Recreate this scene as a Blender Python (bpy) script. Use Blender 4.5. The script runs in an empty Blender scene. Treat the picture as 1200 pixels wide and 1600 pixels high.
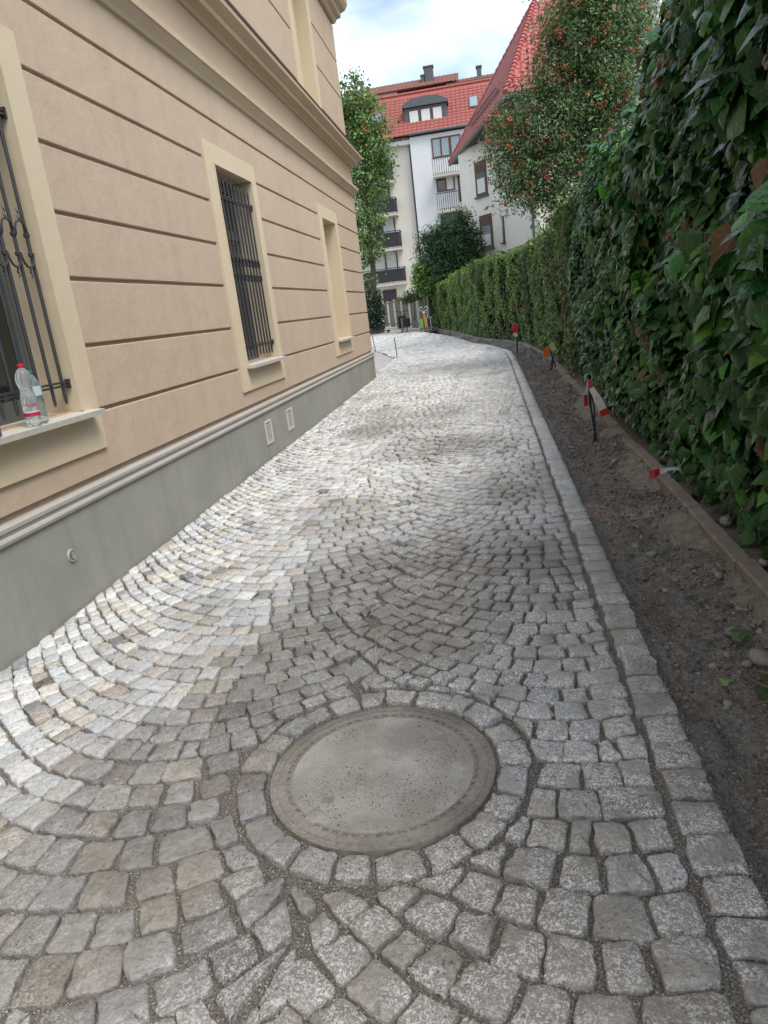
import bpy, math, random
import numpy as np
from mathutils import Vector, Matrix
random.seed(7); RNG = np.random.default_rng(11)
SC = bpy.context.scene
COL = SC.collection
# ------------------------------------------------------------------ camera
CAM = np.array([0.0, 0.0, 1.6])
MW = np.array([[0.98339771, -0.07621501, -0.16468216], [0.13673534, -0.28540977, 0.94860145], [-0.11929956, -0.95537037, -0.27025003]])
F = 1110.0
cd = bpy.data.cameras.new('camera'); cam = bpy.data.objects.new('camera', cd); COL.objects.link(cam)
R3 = np.stack([MW[:, 0], -MW[:, 1], -MW[:, 2]], axis=1)
mm = Matrix([list(R3[i]) + [CAM[i]] for i in range(3)] + [[0, 0, 0, 1]])
cam.matrix_world = mm
cd.sensor_fit = 'VERTICAL'; cd.sensor_height = 24; cd.lens = 24 * F / 1600; cd.clip_start = 0.05; cd.clip_end = 600
SC.camera = cam
# ------------------------------------------------------------------ sky and sun (bright overcast with thin blue patches)
SUNV = Vector((0.42, -0.30, 0.86)).normalized()
sun_el = math.asin(SUNV.z); sun_az = math.atan2(SUNV.x, SUNV.y)
w = bpy.data.worlds.new('World'); SC.world = w; w.use_nodes = True
nt = w.node_tree; nt.nodes.clear()
wo = nt.nodes.new('ShaderNodeOutputWorld'); bg = nt.nodes.new('ShaderNodeBackground')
sky = nt.nodes.new('ShaderNodeTexSky'); sky.sky_type = 'NISHITA'; sky.sun_disc = False
sky.sun_elevation = sun_el; sky.sun_rotation = sun_az; sky.air_density = 1.0; sky.dust_density = 2.0
tc = nt.nodes.new('ShaderNodeTexCoord')
mp = nt.nodes.new('ShaderNodeMapping'); mp.inputs['Scale'].default_value = (1.6, 1.6, 3.4); mp.inputs['Location'].default_value = (3.1, 1.3, 0.9)
no = nt.nodes.new('ShaderNodeTexNoise'); no.inputs['Scale'].default_value = 1.5; no.inputs['Detail'].default_value = 5; no.inputs['Roughness'].default_value = 0.5
cr = nt.nodes.new('ShaderNodeValToRGB')
cr.color_ramp.elements[0].position = 0.40; cr.color_ramp.elements[0].color = (0.0, 0.0, 0.0, 1)
cr.color_ramp.elements[1].position = 0.65; cr.color_ramp.elements[1].color = (1, 1, 1, 1)
mx = nt.nodes.new('ShaderNodeMix'); mx.data_type = 'RGBA'
mx.inputs[7].default_value = (7.6, 8.0, 8.2, 1)
nt.links.new(tc.outputs['Generated'], mp.inputs['Vector']); nt.links.new(mp.outputs[0], no.inputs['Vector'])
nt.links.new(no.outputs['Fac'], cr.inputs[0]); nt.links.new(cr.outputs[0], mx.inputs[0])
nt.links.new(sky.outputs[0], mx.inputs[6]); nt.links.new(mx.outputs[2], bg.inputs[0]); bg.inputs[1].default_value = 0.115
nt.links.new(bg.outputs[0], wo.inputs[0])
sd = bpy.data.lights.new('sun', 'SUN'); sd.energy = 1.5; sd.angle = math.radians(28); sd.color = (1.0, 0.96, 0.9)
so = bpy.data.objects.new('sun', sd); COL.objects.link(so); so.rotation_euler = SUNV.to_track_quat('Z', 'Y').to_euler()
SC.view_settings.view_transform = 'Standard'; SC.view_settings.look = 'None'; SC.view_settings.gamma = 1
SC.view_settings.use_curve_mapping = False; SC.view_settings.exposure = 1.12

# ------------------------------------------------------------------ helpers
SL = 0.0095
def gz(y): return SL * y
def at(px, py, Y):
    r = MW @ np.array([px - 600, py - 800, F]); return CAM + r * (Y / r[1])
def project(P):
    c = (np.asarray(P) - CAM) @ MW
    z = c[..., 2]; zz = np.where(z > 0.05, z, 1e9)
    return np.stack([600 + F * c[..., 0] / zz, 800 + F * c[..., 1] / zz, z], axis=-1)
def tag(o, label=None, cat=None, group=None, kind=None):
    if label: o['label'] = label
    if cat: o['category'] = cat
    if group: o['group'] = group
    if kind: o['kind'] = kind
    return o
def empty(name, loc=(0, 0, 0), rz=0, **k):
    o = bpy.data.objects.new(name, None); COL.objects.link(o); o.location = loc; o.rotation_euler = (0, 0, rz)
    o.empty_display_size = 0.1
    return tag(o, **k)
def link(name, me, parent=None, **k):
    o = bpy.data.objects.new(name, me); COL.objects.link(o)
    if parent is not None: o.parent = parent
    return tag(o, **k)
def np_mesh(name, V, loops, sizes, mat, tint=None, uv=None, smooth=False):
    me = bpy.data.meshes.new(name)
    V = np.asarray(V, dtype=np.float32).reshape(-1, 3); loops = np.asarray(loops, dtype=np.int32).ravel(); sizes = np.asarray(sizes, dtype=np.int32)
    me.vertices.add(len(V)); me.vertices.foreach_set('co', V.ravel())
    me.loops.add(len(loops)); me.loops.foreach_set('vertex_index', loops)
    st = np.zeros(len(sizes), dtype=np.int32); st[1:] = np.cumsum(sizes)[:-1]
    me.polygons.add(len(sizes)); me.polygons.foreach_set('loop_start', st); me.polygons.foreach_set('loop_total', sizes)
    if smooth: me.polygons.foreach_set('use_smooth', np.ones(len(sizes), dtype=bool))
    if tint is not None:
        a = me.color_attributes.new('tint', 'FLOAT_COLOR', 'POINT')
        t = np.ones((len(V), 4), dtype=np.float32); t[:, :3] = tint; a.data.foreach_set('color', t.ravel())
    if uv is not None:
        u = me.uv_layers.new(name='UVMap'); u.data.foreach_set('uv', np.asarray(uv, dtype=np.float32)[loops].ravel())
    me.materials.append(mat); me.update(calc_edges=True); me.validate()
    return me
class MB:
    def __init__(s): s.v = []; s.f = []
    def add(s, V, Fc):
        b = len(s.v); s.v += [tuple(map(float, p)) for p in V]; s.f += [tuple(i + b for i in f) for f in Fc]; return s
    def box(s, x0, x1, y0, y1, z0, z1):
        V = [(x, y, z) for x in (x0, x1) for y in (y0, y1) for z in (z0, z1)]
        return s.add(V, [(0, 1, 3, 2), (4, 6, 7, 5), (0, 4, 5, 1), (2, 3, 7, 6), (0, 2, 6, 4), (1, 5, 7, 3)])
    def obox(s, c, ax, ay, az):
        c, ax, ay, az = map(np.array, (c, ax, ay, az))
        V = [c + i * ax + j * ay + k * az for i in (-1, 1) for j in (-1, 1) for k in (-1, 1)]
        return s.add(V, [(0, 1, 3, 2), (4, 6, 7, 5), (0, 4, 5, 1), (2, 3, 7, 6), (0, 2, 6, 4), (1, 5, 7, 3)])
    def prism(s, poly, d):          # polygon in 3-D extruded by vector d
        n = len(poly); A = [np.array(p, float) for p in poly]; B = [p + np.array(d) for p in A]
        return s.add(A + B, [tuple(range(n))[::-1], tuple(range(n, 2 * n))] + [(i, (i + 1) % n, n + (i + 1) % n, n + i) for i in range(n)])
    def tube(s, pts, r, n=8, caps=True):
        pts = [np.array(p, float) for p in pts]; m = len(pts); rr = r if hasattr(r, '__len__') else [r] * m
        V = []; up0 = None
        for i in range(m):
            d = pts[min(i + 1, m - 1)] - pts[max(i - 1, 0)]; d = d / (np.linalg.norm(d) + 1e-9)
            if up0 is None: up0 = np.array([0, 0, 1.0]) if abs(d[2]) < 0.9 else np.array([1.0, 0, 0])
            a = np.cross(d, up0); a /= np.linalg.norm(a) + 1e-9; b = np.cross(d, a); up0 = -b if np.dot(-b, up0) > 0 else b
            for k in range(n):
                t = 2 * math.pi * k / n; V.append(pts[i] + rr[i] * (math.cos(t) * a + math.sin(t) * b))
        Fc = [(i * n + k, i * n + (k + 1) % n, (i + 1) * n + (k + 1) % n, (i + 1) * n + k) for i in range(m - 1) for k in range(n)]
        if caps: Fc += [tuple(range(n))[::-1], tuple(range((m - 1) * n, m * n))]
        return s.add(V, Fc)
    def lathe(s, c, prof, n=16):    # prof = [(r,z)...] about vertical axis
        V = []; m = len(prof)
        for r, z in prof:
            for k in range(n):
                t = 2 * math.pi * k / n; V.append((c[0] + r * math.cos(t), c[1] + r * math.sin(t), c[2] + z))
        Fc = [(i * n + k, i * n + (k + 1) % n, (i + 1) * n + (k + 1) % n, (i + 1) * n + k) for i in range(m - 1) for k in range(n)]
        Fc += [tuple(range(n))[::-1], tuple(range((m - 1) * n, m * n))]
        return s.add(V, Fc)
    def sweep(s, prof, path):       # prof [(out,z)], path [(x,y,nx,ny)] outward normal scaled for mitre
        m = len(prof); V = [(x + o * nx, y + o * ny, z) for (x, y, nx, ny) in path for (o, z) in prof]
        Fc = [(i * m + k, i * m + (k + 1) % m, (i + 1) * m + (k + 1) % m, (i + 1) * m + k) for i in range(len(path) - 1) for k in range(m)]
        Fc += [tuple(range(m))[::-1], tuple(range((len(path) - 1) * m, len(path) * m))]
        return s.add(V, Fc)
    def mesh(s, name, mat, smooth=False):
        me = bpy.data.meshes.new(name); me.from_pydata(s.v, [], s.f)
        if smooth: me.polygons.foreach_set('use_smooth', [True] * len(me.polygons))
        me.materials.append(mat)
        import bmesh
        b = bmesh.new(); b.from_mesh(me); bmesh.ops.recalc_face_normals(b, faces=b.faces[:]); b.to_mesh(me); b.free()
        me.update(); return me
    def build(s, name, mat, parent=None, smooth=False, **k): return link(name, s.mesh(name, mat, smooth), parent, **k)

# value noise (numpy)
_perm = RNG.random((64, 64, 8))
def vnoise(x, y, c=0):
    x = np.asarray(x, float); y = np.asarray(y, float)
    xi = np.floor(x).astype(int); yi = np.floor(y).astype(int); fx = x - xi; fy = y - yi
    fx = fx * fx * (3 - 2 * fx); fy = fy * fy * (3 - 2 * fy); g = _perm[:, :, c]
    a = g[xi % 64, yi % 64]; b = g[(xi + 1) % 64, yi % 64]; d = g[xi % 64, (yi + 1) % 64]; e = g[(xi + 1) % 64, (yi + 1) % 64]
    return (a * (1 - fx) + b * fx) * (1 - fy) + (d * (1 - fx) + e * fx) * fy

# ------------------------------------------------------------------ materials
def mat(name, col=(0.5, 0.5, 0.5), rough=0.7, spec=0.5, metal=0.0, noise=None, bump=None, tint=False, coat=0, trans=0, ior=1.45, stain=None):
    m = bpy.data.materials.new(name); m.use_nodes = True; n = m.node_tree; p = n.nodes['Principled BSDF']
    p.inputs['Base Color'].default_value = (*col, 1); p.inputs['Roughness'].default_value = rough
    p.inputs['Specular IOR Level'].default_value = spec; p.inputs['Metallic'].default_value = metal
    p.inputs['Transmission Weight'].default_value = trans; p.inputs['IOR'].default_value = ior
    geo = n.nodes.new('ShaderNodeNewGeometry'); src = None
    if tint:
        a = n.nodes.new('ShaderNodeAttribute'); a.attribute_name = 'tint'; src = a.outputs['Color']
    def ns(scale, det=4, rg=0.6, sc=None):
        if isinstance(scale, tuple): sc = scale; scale = 1.0
        t = n.nodes.new('ShaderNodeTexNoise'); t.inputs['Scale'].default_value = scale; t.inputs['Detail'].default_value = det; t.inputs['Roughness'].default_value = rg
        if sc:
            q = n.nodes.new('ShaderNodeMapping'); q.inputs['Scale'].default_value = sc; n.links.new(geo.outputs['Position'], q.inputs['Vector']); n.links.new(q.outputs[0], t.inputs['Vector'])
        else: n.links.new(geo.outputs['Position'], t.inputs['Vector'])
        return t.outputs['Fac']
    def mixc(a, b, fac, blend='MIX'):
        x = n.nodes.new('ShaderNodeMix'); x.data_type = 'RGBA'; x.blend_type = blend
        for i, v in ((6, a), (7, b)):
            if isinstance(v, tuple): x.inputs[i].default_value = (*v, 1)
            else: n.links.new(v, x.inputs[i])
        if isinstance(fac, float): x.inputs[0].default_value = fac
        else: n.links.new(fac, x.inputs[0])
        return x.outputs[2]
    def ramp(v, a, b):
        q = n.nodes.new('ShaderNodeMapRange'); q.inputs[1].default_value = a; q.inputs[2].default_value = b; n.links.new(v, q.inputs[0]); return q.outputs[0]
    c = src if src is not None else tuple(col)
    for (scale, lo, hi, amt, dark) in (noise or []):
        c = mixc(c, mixc(c, tuple(dark), 1.0, 'MULTIPLY'), ramp(ns(scale), lo, hi)) if amt == 1 else mixc(c, mixc(c, tuple(dark), 1.0, 'MULTIPLY'), mulv(n, ramp(ns(scale), lo, hi), amt))
    if not isinstance(c, tuple): n.links.new(c, p.inputs['Base Color'])
    if bump:
        prev = None
        for (scale, dist) in bump:
            bn = n.nodes.new('ShaderNodeBump'); bn.inputs['Distance'].default_value = dist; bn.inputs['Strength'].default_value = 1.0
            n.links.new(ns(scale, 3), bn.inputs['Height'])
            if prev is not None: n.links.new(prev, bn.inputs['Normal'])
            prev = bn.outputs[0]
        n.links.new(prev, p.inputs['Normal'])
    m['_'] = 1
    return m
def mulv(n, v, k):
    q = n.nodes.new('ShaderNodeMath'); q.operation = 'MULTIPLY'; q.inputs[1].default_value = k; n.links.new(v, q.inputs[0]); return q.outputs[0]

M = {}
M['stucco'] = mat('stucco', (0.51, 0.40, 0.30), 0.9, 0.2, noise=[((5, 5, .5), 0.5, 0.72, 0.5, (0.88, 0.865, 0.85)), (2.2, 0.52, 0.66, 0.35, (0.90, 0.89, 0.88)), (0.7, 0.35, 0.7, 0.5, (0.88, 0.87, 0.86)), (9, 0.3, 0.75, 0.35, (0.9, 0.9, 0.9)), (120, 0.3, 0.7, 0.3, (0.85, 0.85, 0.85))], bump=[(260, 0.0016), (60, 0.002), (5, 0.010)])
M['trim'] = mat('trim_stucco', (0.58, 0.485, 0.345), 0.85, 0.2, noise=[(1.3, 0.35, 0.7, 0.5, (0.9, 0.89, 0.87)), (60, 0.3, 0.7, 0.3, (0.9, 0.9, 0.9))], bump=[(200, 0.0008), (12, 0.003)])
M['frieze'] = mat('frieze_stucco', (0.48, 0.375, 0.265), 0.85, 0.2, noise=[(1.1, 0.35, 0.7, 0.6, (0.86, 0.85, 0.83))], bump=[(200, 0.0008), (12, 0.003)])
M['plinth'] = mat('plinth_render', (0.30, 0.298, 0.262), 0.75, 0.35, noise=[((7, 7, .7), 0.5, 0.72, 0.6, (0.78, 0.78, 0.77)), (1.4, 0.35, 0.65, 0.6, (0.74, 0.75, 0.74)), (6, 0.4, 0.8, 0.4, (0.82, 0.83, 0.84)), (70, 0.3, 0.7, 0.4, (0.85, 0.85, 0.85))], bump=[(240, 0.0012), (10, 0.004)])
M['molding'] = mat('plinth_molding', (0.36, 0.34, 0.31), 0.7, 0.3, noise=[(3, 0.35, 0.7, 0.5, (0.82, 0.82, 0.82))], bump=[(120, 0.0008)])
M['sill'] = mat('sill_stone', (0.52, 0.49, 0.43), 0.5, 0.4, noise=[(25, 0.4, 0.7, 0.5, (0.85, 0.84, 0.82))], bump=[(90, 0.0006)])
M['iron'] = mat('wrought_iron', (0.035, 0.036, 0.042), 0.42, 0.5, noise=[(60, 0.4, 0.7, 0.5, (1.5, 1.4, 1.3))], bump=[(150, 0.0008)])
M['sash'] = mat('window_sash_paint', (0.10, 0.11, 0.10), 0.5, 0.4, bump=[(60, 0.0004)])
M['glass'] = mat('window_glass', (0.015, 0.02, 0.02), 0.06, 0.8)
M['flash'] = mat('zinc_flashing', (0.05, 0.05, 0.05), 0.5, 0.5)
M['vent'] = mat('vent_metal', (0.5, 0.49, 0.45), 0.5, 0.5)
M['dark'] = mat('painted_hollow_shade', (0.012, 0.012, 0.012), 0.9, 0.1)
M['pipe'] = mat('pvc_pipe', (0.30, 0.295, 0.27), 0.5, 0.5)

# cobbles ----------------------------------------------------------------
def stone_material(name, strong):
    m = bpy.data.materials.new(name); m.use_nodes = True; n = m.node_tree; L = n.links; p = n.nodes['Principled BSDF']
    geo = n.nodes.new('ShaderNodeNewGeometry'); at_ = n.nodes.new('ShaderNodeAttribute'); at_.attribute_name = 'tint'
    def noise(scale, det=4, rg=0.6, dist=0.0, off=(0, 0, 0)):
        t = n.nodes.new('ShaderNodeTexNoise'); t.inputs['Scale'].default_value = scale; t.inputs['Detail'].default_value = det; t.inputs['Roughness'].default_value = rg; t.inputs['Distortion'].default_value = dist
        q = n.nodes.new('ShaderNodeMapping'); q.inputs['Location'].default_value = off; L.new(geo.outputs['Position'], q.inputs[0]); L.new(q.outputs[0], t.inputs['Vector']); return t.outputs['Fac']
    def rng(v, a, b, c=0, d=1):
        q = n.nodes.new('ShaderNodeMapRange'); q.interpolation_type = 'SMOOTHSTEP'
        for i, x in enumerate((a, b, c, d)): q.inputs[i + 1].default_value = x
        L.new(v, q.inputs[0]); return q.outputs[0]
    def mth(op, a, b):
        q = n.nodes.new('ShaderNodeMath'); q.operation = op
        for i, v in enumerate((a, b)):
            if isinstance(v, (int, float)): q.inputs[i].default_value = v
            else: L.new(v, q.inputs[i])
        return q.outputs[0]
    def mix(a, b, f, bl='MIX'):
        x = n.nodes.new('ShaderNodeMix'); x.data_type = 'RGBA'; x.blend_type = bl
        for i, v in ((6, a), (7, b)):
            if isinstance(v, tuple): x.inputs[i].default_value = (*v, 1)
            else: L.new(v, x.inputs[i])
        if isinstance(f, float): x.inputs[0].default_value = f
        else: L.new(f, x.inputs[0])
        return x.outputs[2]
    sep = n.nodes.new('ShaderNodeSeparateXYZ'); L.new(geo.outputs['Position'], sep.inputs[0])
    c = mix(at_.outputs['Color'], (0.55, 0.54, 0.53), rng(noise(55, 5, 0.7), 0.45, 0.75), 'MULTIPLY')
    # damp, sandy ground-in grime lying over whole areas of the paving (alpha of the tint carries the area)
    area = at_.outputs['Alpha']
    dmp = mth('MULTIPLY', area, rng(noise(14, 4, 0.6), 0.2, 0.6, 0.65, 1.0))
    c = mix(c, (0.20, 0.178, 0.145), mth('MULTIPLY', dmp, 0.60))
    c = mix(c, (0.66, 0.65, 0.64), dmp, 'MULTIPLY')
    # whitish cement film left on the faces of the stones
    film = mth('MULTIPLY', rng(noise(75, 5, 0.66, 1.9), 0.50, 0.555), rng(noise(1.3, 2, 0.5, 0, (3, 1, 0)), 0.25, 0.50))
    film = mth('MULTIPLY', film, mth('SUBTRACT', 1.0, mth('MULTIPLY', dmp, 0.35)))
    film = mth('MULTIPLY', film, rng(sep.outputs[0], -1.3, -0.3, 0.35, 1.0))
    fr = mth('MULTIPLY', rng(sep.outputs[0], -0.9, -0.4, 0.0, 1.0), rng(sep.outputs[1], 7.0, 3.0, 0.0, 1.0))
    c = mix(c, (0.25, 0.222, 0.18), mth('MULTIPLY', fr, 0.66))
    film = mth('MULTIPLY', film, rng(noise(7.5, 1, 0.4, 0, (9, 2, 0)), 0.36, 0.54, 0.25, 1.0))
    c = mix(c, (0.78, 0.79, 0.78), mth('MULTIPLY', film, 0.88))
    # pits and black specks
    vo = n.nodes.new('ShaderNodeTexVoronoi'); vo.inputs['Scale'].default_value = 48; L.new(geo.outputs['Position'], vo.inputs['Vector'])
    pit = mth('MULTIPLY', rng(vo.outputs['Distance'], 0.30, 0.12), rng(noise(9, 2, 0.5, 0, (7, 7, 0)), 0.5, 0.62))
    c = mix(c, (0.16, 0.15, 0.14), mth('MULTIPLY', pit, 0.85), 'MULTIPLY') if False else mix(c, (0.07, 0.068, 0.065), mth('MULTIPLY', pit, 0.7))
    L.new(c, p.inputs['Base Color'])
    r = mth('ADD', rng(noise(30, 3), 0.3, 0.7, 0.30, 0.50), mth('MULTIPLY', area, 0.10)); L.new(r, p.inputs['Roughness'])
    p.inputs['Specular IOR Level'].default_value = 0.62
    prev = None
    for sc_, d_ in ((22, 0.010), (75, 0.0045), (260, 0.0014)):
        b = n.nodes.new('ShaderNodeBump'); b.inputs['Distance'].default_value = d_ * strong; L.new(noise(sc_, 3), b.inputs['Height'])
        if prev is not None: L.new(prev, b.inputs['Normal'])
        prev = b.outputs[0]
    L.new(prev, p.inputs['Normal'])
    return m
M['cobble'] = stone_material('granite_cobble', 1.0)
M['sand'] = mat('joint_sand', (0.22, 0.20, 0.168), 0.9, 0.3, noise=[(160, 0.42, 0.58, 1, (0.42, 0.42, 0.42)), (420, 0.45, 0.6, 0.7, (1.7, 1.7, 1.7)), (2, 0.3, 0.7, 0.5, (0.8, 0.78, 0.76))], bump=[(180, 0.006), (500, 0.002)])
M['grit'] = mat('grit', tint=True, rough=0.75, spec=0.4)
M['soil'] = mat('trench_soil', (0.34, 0.315, 0.28), 0.85, 0.3, noise=[(1.6, 0.5, 0.62, 0.75, (1.0, 0.68, 0.48)), (1.1, 0.56, 0.7, 0.6, (2.0, 1.9, 1.75)), (35, 0.4, 0.65, 0.8, (0.5, 0.5, 0.5)), (150, 0.42, 0.6, 0.8, (0.45, 0.45, 0.45))], bump=[(25, 0.03), (110, 0.012), (320, 0.004)])
M['ground'] = mat('ground_earth', (0.16, 0.145, 0.12), 0.9, 0.2, noise=[(0.5, 0.4, 0.6, 0.6, (0.7, 0.9, 0.5)), (12, 0.3, 0.7, 0.5, (0.7, 0.7, 0.7))], bump=[(8, 0.03)])
M['forecourt'] = mat('light_gravel', (0.42, 0.40, 0.37), 0.9, 0.3, noise=[(3, 0.4, 0.6, 0.6, (0.72, 0.7, 0.66)), (60, 0.4, 0.6, 0.6, (0.7, 0.7, 0.7))], bump=[(60, 0.01)])
M['kerb'] = mat('old_concrete_kerb', (0.29, 0.26, 0.225), 0.85, 0.3, noise=[(2.5, 0.35, 0.65, 0.8, (0.6, 0.56, 0.5)), (30, 0.4, 0.7, 0.6, (0.7, 0.68, 0.65)), (7, 0.6, 0.75, 0.6, (1.5, 1.45, 1.4))], bump=[(30, 0.006), (160, 0.002)])
M['haunch'] = mat('rubble_concrete', (0.30, 0.272, 0.232), 0.9, 0.3, noise=[(12, 0.4, 0.65, 0.8, (0.6, 0.57, 0.52)), (70, 0.42, 0.6, 0.7, (0.55, 0.54, 0.52))], bump=[(22, 0.03), (90, 0.010)])
M['pebble'] = mat('pebble', (0.30, 0.28, 0.25), 0.7, 0.4, noise=[(12, 0.4, 0.6, 0.7, (0.65, 0.62, 0.6)), (60, 0.4, 0.65, 0.4, (0.7, 0.7, 0.7))], bump=[(60, 0.003)])
M['castiron'] = mat('dusty_cast_iron', (0.32, 0.295, 0.255), 0.6, 0.45, noise=[(5, 0.35, 0.65, 0.8, (0.6, 0.58, 0.56)), (60, 0.4, 0.65, 0.6, (0.6, 0.58, 0.55))], bump=[(60, 0.002), (250, 0.001)])
M['lidfill'] = mat('cover_concrete', (0.40, 0.385, 0.345), 0.5, 0.5, noise=[(4.2, 0.38, 0.58, 0.8, (0.66, 0.64, 0.60)), (9, 0.5, 0.7, 0.6, (1.35, 1.35, 1.35)), (110, 0.45, 0.65, 0.6, (0.65, 0.64, 0.62))], bump=[(40, 0.003), (280, 0.0012)])

def leaf_material(name, trans=0.25, rough=0.38, spec=0.5, veins=True):
    m = bpy.data.materials.new(name); m.use_nodes = True; n = m.node_tree; L = n.links; p = n.nodes['Principled BSDF']; out = n.nodes['Material Output']
    a = n.nodes.new('ShaderNodeAttribute'); a.attribute_name = 'tint'; c = a.outputs['Color']
    if veins:
        uv = n.nodes.new('ShaderNodeUVMap'); uv.uv_map = 'UVMap'; s = n.nodes.new('ShaderNodeSeparateXYZ'); L.new(uv.outputs[0], s.inputs[0])
        def mth(op, x, y=0.0, z=None):
            q = n.nodes.new('ShaderNodeMath'); q.operation = op
            for i, v in enumerate((x, y)):
                if isinstance(v, (int, float)): q.inputs[i].default_value = v
                else: L.new(v, q.inputs[i])
            return q.outputs[0]
        ab = mth('ABSOLUTE', s.outputs[0])
        mid = mth('LESS_THAN', ab, 0.016)
        k = mth('FRACT', mth('MULTIPLY', mth('SUBTRACT', s.outputs[1], mth('MULTIPLY', ab, 0.8)), 4.2))
        side = mth('LESS_THAN', mth('ABSOLUTE', mth('SUBTRACT', k, 0.5)), 0.05)
        v = mth('MAXIMUM', mid, mth('MULTIPLY', side, 0.6))
        x = n.nodes.new('ShaderNodeMix'); x.data_type = 'RGBA'; x.blend_type = 'ADD'; L.new(mth('MULTIPLY', v, 0.5), x.inputs[0]); L.new(c, x.inputs[6]); x.inputs[7].default_value = (0.07, 0.11, 0.045, 1); c = x.outputs[2]
    geo = n.nodes.new('ShaderNodeNewGeometry'); t = n.nodes.new('ShaderNodeTexNoise'); t.inputs['Scale'].default_value = 45; L.new(geo.outputs['Position'], t.inputs['Vector'])
    b = n.nodes.new('ShaderNodeBump'); b.inputs['Distance'].default_value = 0.006; L.new(t.outputs['Fac'], b.inputs['Height']); L.new(b.outputs[0], p.inputs['Normal'])
    L.new(c, p.inputs['Base Color']); p.inputs['Roughness'].default_value = rough; p.inputs['Specular IOR Level'].default_value = spec
    tr = n.nodes.new('ShaderNodeBsdfTranslucent'); L.new(c, tr.inputs['Color']); ms = n.nodes.new('ShaderNodeMixShader'); ms.inputs[0].default_value = trans
    L.new(p.outputs[0], ms.inputs[1]); L.new(tr.outputs[0], ms.inputs[2]); L.new(ms.outputs[0], out.inputs[0])
    return m
M['ivy'] = leaf_material('ivy_leaf', .22, .25, .32)
M['leaf'] = leaf_material('small_leaf', 0.35, 0.5, 0.4, False)
M['bark'] = mat('bark', (0.10, 0.08, 0.06), 0.9, 0.2, bump=[(20, 0.01)])
M['stem'] = mat('vine_stem', (0.16, 0.12, 0.08), 0.85, 0.2, bump=[(60, 0.003)])
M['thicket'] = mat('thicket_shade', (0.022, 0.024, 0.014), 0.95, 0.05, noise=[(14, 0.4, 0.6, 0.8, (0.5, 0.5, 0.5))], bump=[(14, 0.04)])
M['berry'] = mat('rowan_berry', (0.42, 0.125, 0.05), 0.4, 0.5)

# ------------------------------------------------------------------ alley lines
def xb(y): return np.interp(y, [17, 19, 19.7, 22, 24, 29, 33.4, 38, 44], [0.59, 0.545, 0.48, 0.08, -0.50, -1.36, -2.42, -3.3, -4.6])
def xk(y): return np.interp(y, [13, 17.3, 21.5, 26.4, 34.4, 38, 41], [1.21, 1.22, 0.83, -0.52, -1.89, -2.75, -3.5])
XW = -2.63
YC = 16.35
def xleft(y): return np.interp(y, [YC, YC + .05, 21.5, 27, 38, 45], [XW, XW - .06, -2.8, -4.3, -6.2, -7.8])

# ------------------------------------------------------------------ setting: ground
g = MB().add([(-120, -40, -0.32 + gz(-40)), (120, -40, -0.32 + gz(-40)), (120, 200, -0.32 + gz(200)), (-120, 200, -0.32 + gz(200))], [(0, 1, 2, 3)])
g.build('ground', M['ground'], kind='structure')
# sand bed of the pavement
ys = np.concatenate([np.arange(-1.5, 16.3, 0.5), [16.35, 16.42], np.arange(16.9, 38.5, 0.5)])
pv = []; 
for y in ys: pv += [(float(xleft(y)) if y > YC else XW - 0.05, y, gz(y)), (float(xb(y)) - 0.0, y, gz(y)), (float(xb(y)) - 0.0, y, gz(y) - 0.3)]
fc = []
for i in range(len(ys) - 1): a = 3 * i; fc += [(a, a + 1, a + 4, a + 3), (a + 1, a + 2, a + 5, a + 4)]
pavement = MB().add(pv, fc).build('pavement', M['sand'], kind='structure')
# forecourt: pale gravel between alley end, fence and the left side
yy = [16.36, 21.5, 27, 38.5, 60]
v = []
for y in yy: v += [(-26, y, gz(y) - 0.03), (float(xleft(min(y, 38.5))) + 0.02 if y < 38.6 else 2, y, gz(y) - 0.03)]
v[-1] = (4, 60, gz(60) - .03); v[-3] = (float(xk(38)) + .1, 38.5, gz(38.5) - .03)
MB().add(v, [(2 * i, 2 * i + 1, 2 * i + 3, 2 * i + 2) for i in range(len(yy) - 1)]).build('forecourt', M['forecourt'], kind='structure')

# ------------------------------------------------------------------ cobbles
PAL = [((0.50, 0.52, 0.53), 5), ((0.60, 0.60, 0.58), 6), ((0.43, 0.43, 0.42), 3), ((0.53, 0.50, 0.45), 3), ((0.47, 0.44, 0.38), 1.2), ((0.36, 0.325, 0.27), 0.6), ((0.20, 0.205, 0.21), 0.6), ((0.48, 0.43, 0.41), 0.8), ((0.62, 0.585, 0.51), 0.6)]
PW = np.array([q[1] for q in PAL]); PW = PW / PW.sum()
def damp_area(x, y):     # where the paving is damp and sandy (0..1)
    n = vnoise(x * 1.7 + 3, y * 1.1, 1) * 0.6 + vnoise(x * 4.1, y * 3.0, 2) * 0.4
    e = lambda cx, cy, rx, ry: max(0.0, 1 - ((x - cx) / rx) ** 2 - ((y - cy) / ry) ** 2)
    a = 1.2 * e(-1.25, 1.75, 0.85, 1.1) + 1.3 * e(-0.75, 3.5, 0.75, 1.4) + 1.0 * e(0.0, 4.0, 0.8, 0.8) + 1.5 * e(-0.7, 1.1, 1.5, 1.0) + 0.8 * e(0.1, 5.9, 0.7, 0.9) + 0.9 * e(-1.3, 9.6, 1.0, 1.6) + .8 * e(-.4, 7.7, .8, .9)
    return float(np.clip(a * 1.15 + (n - 0.55) * 1.6, 0, 1))
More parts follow.
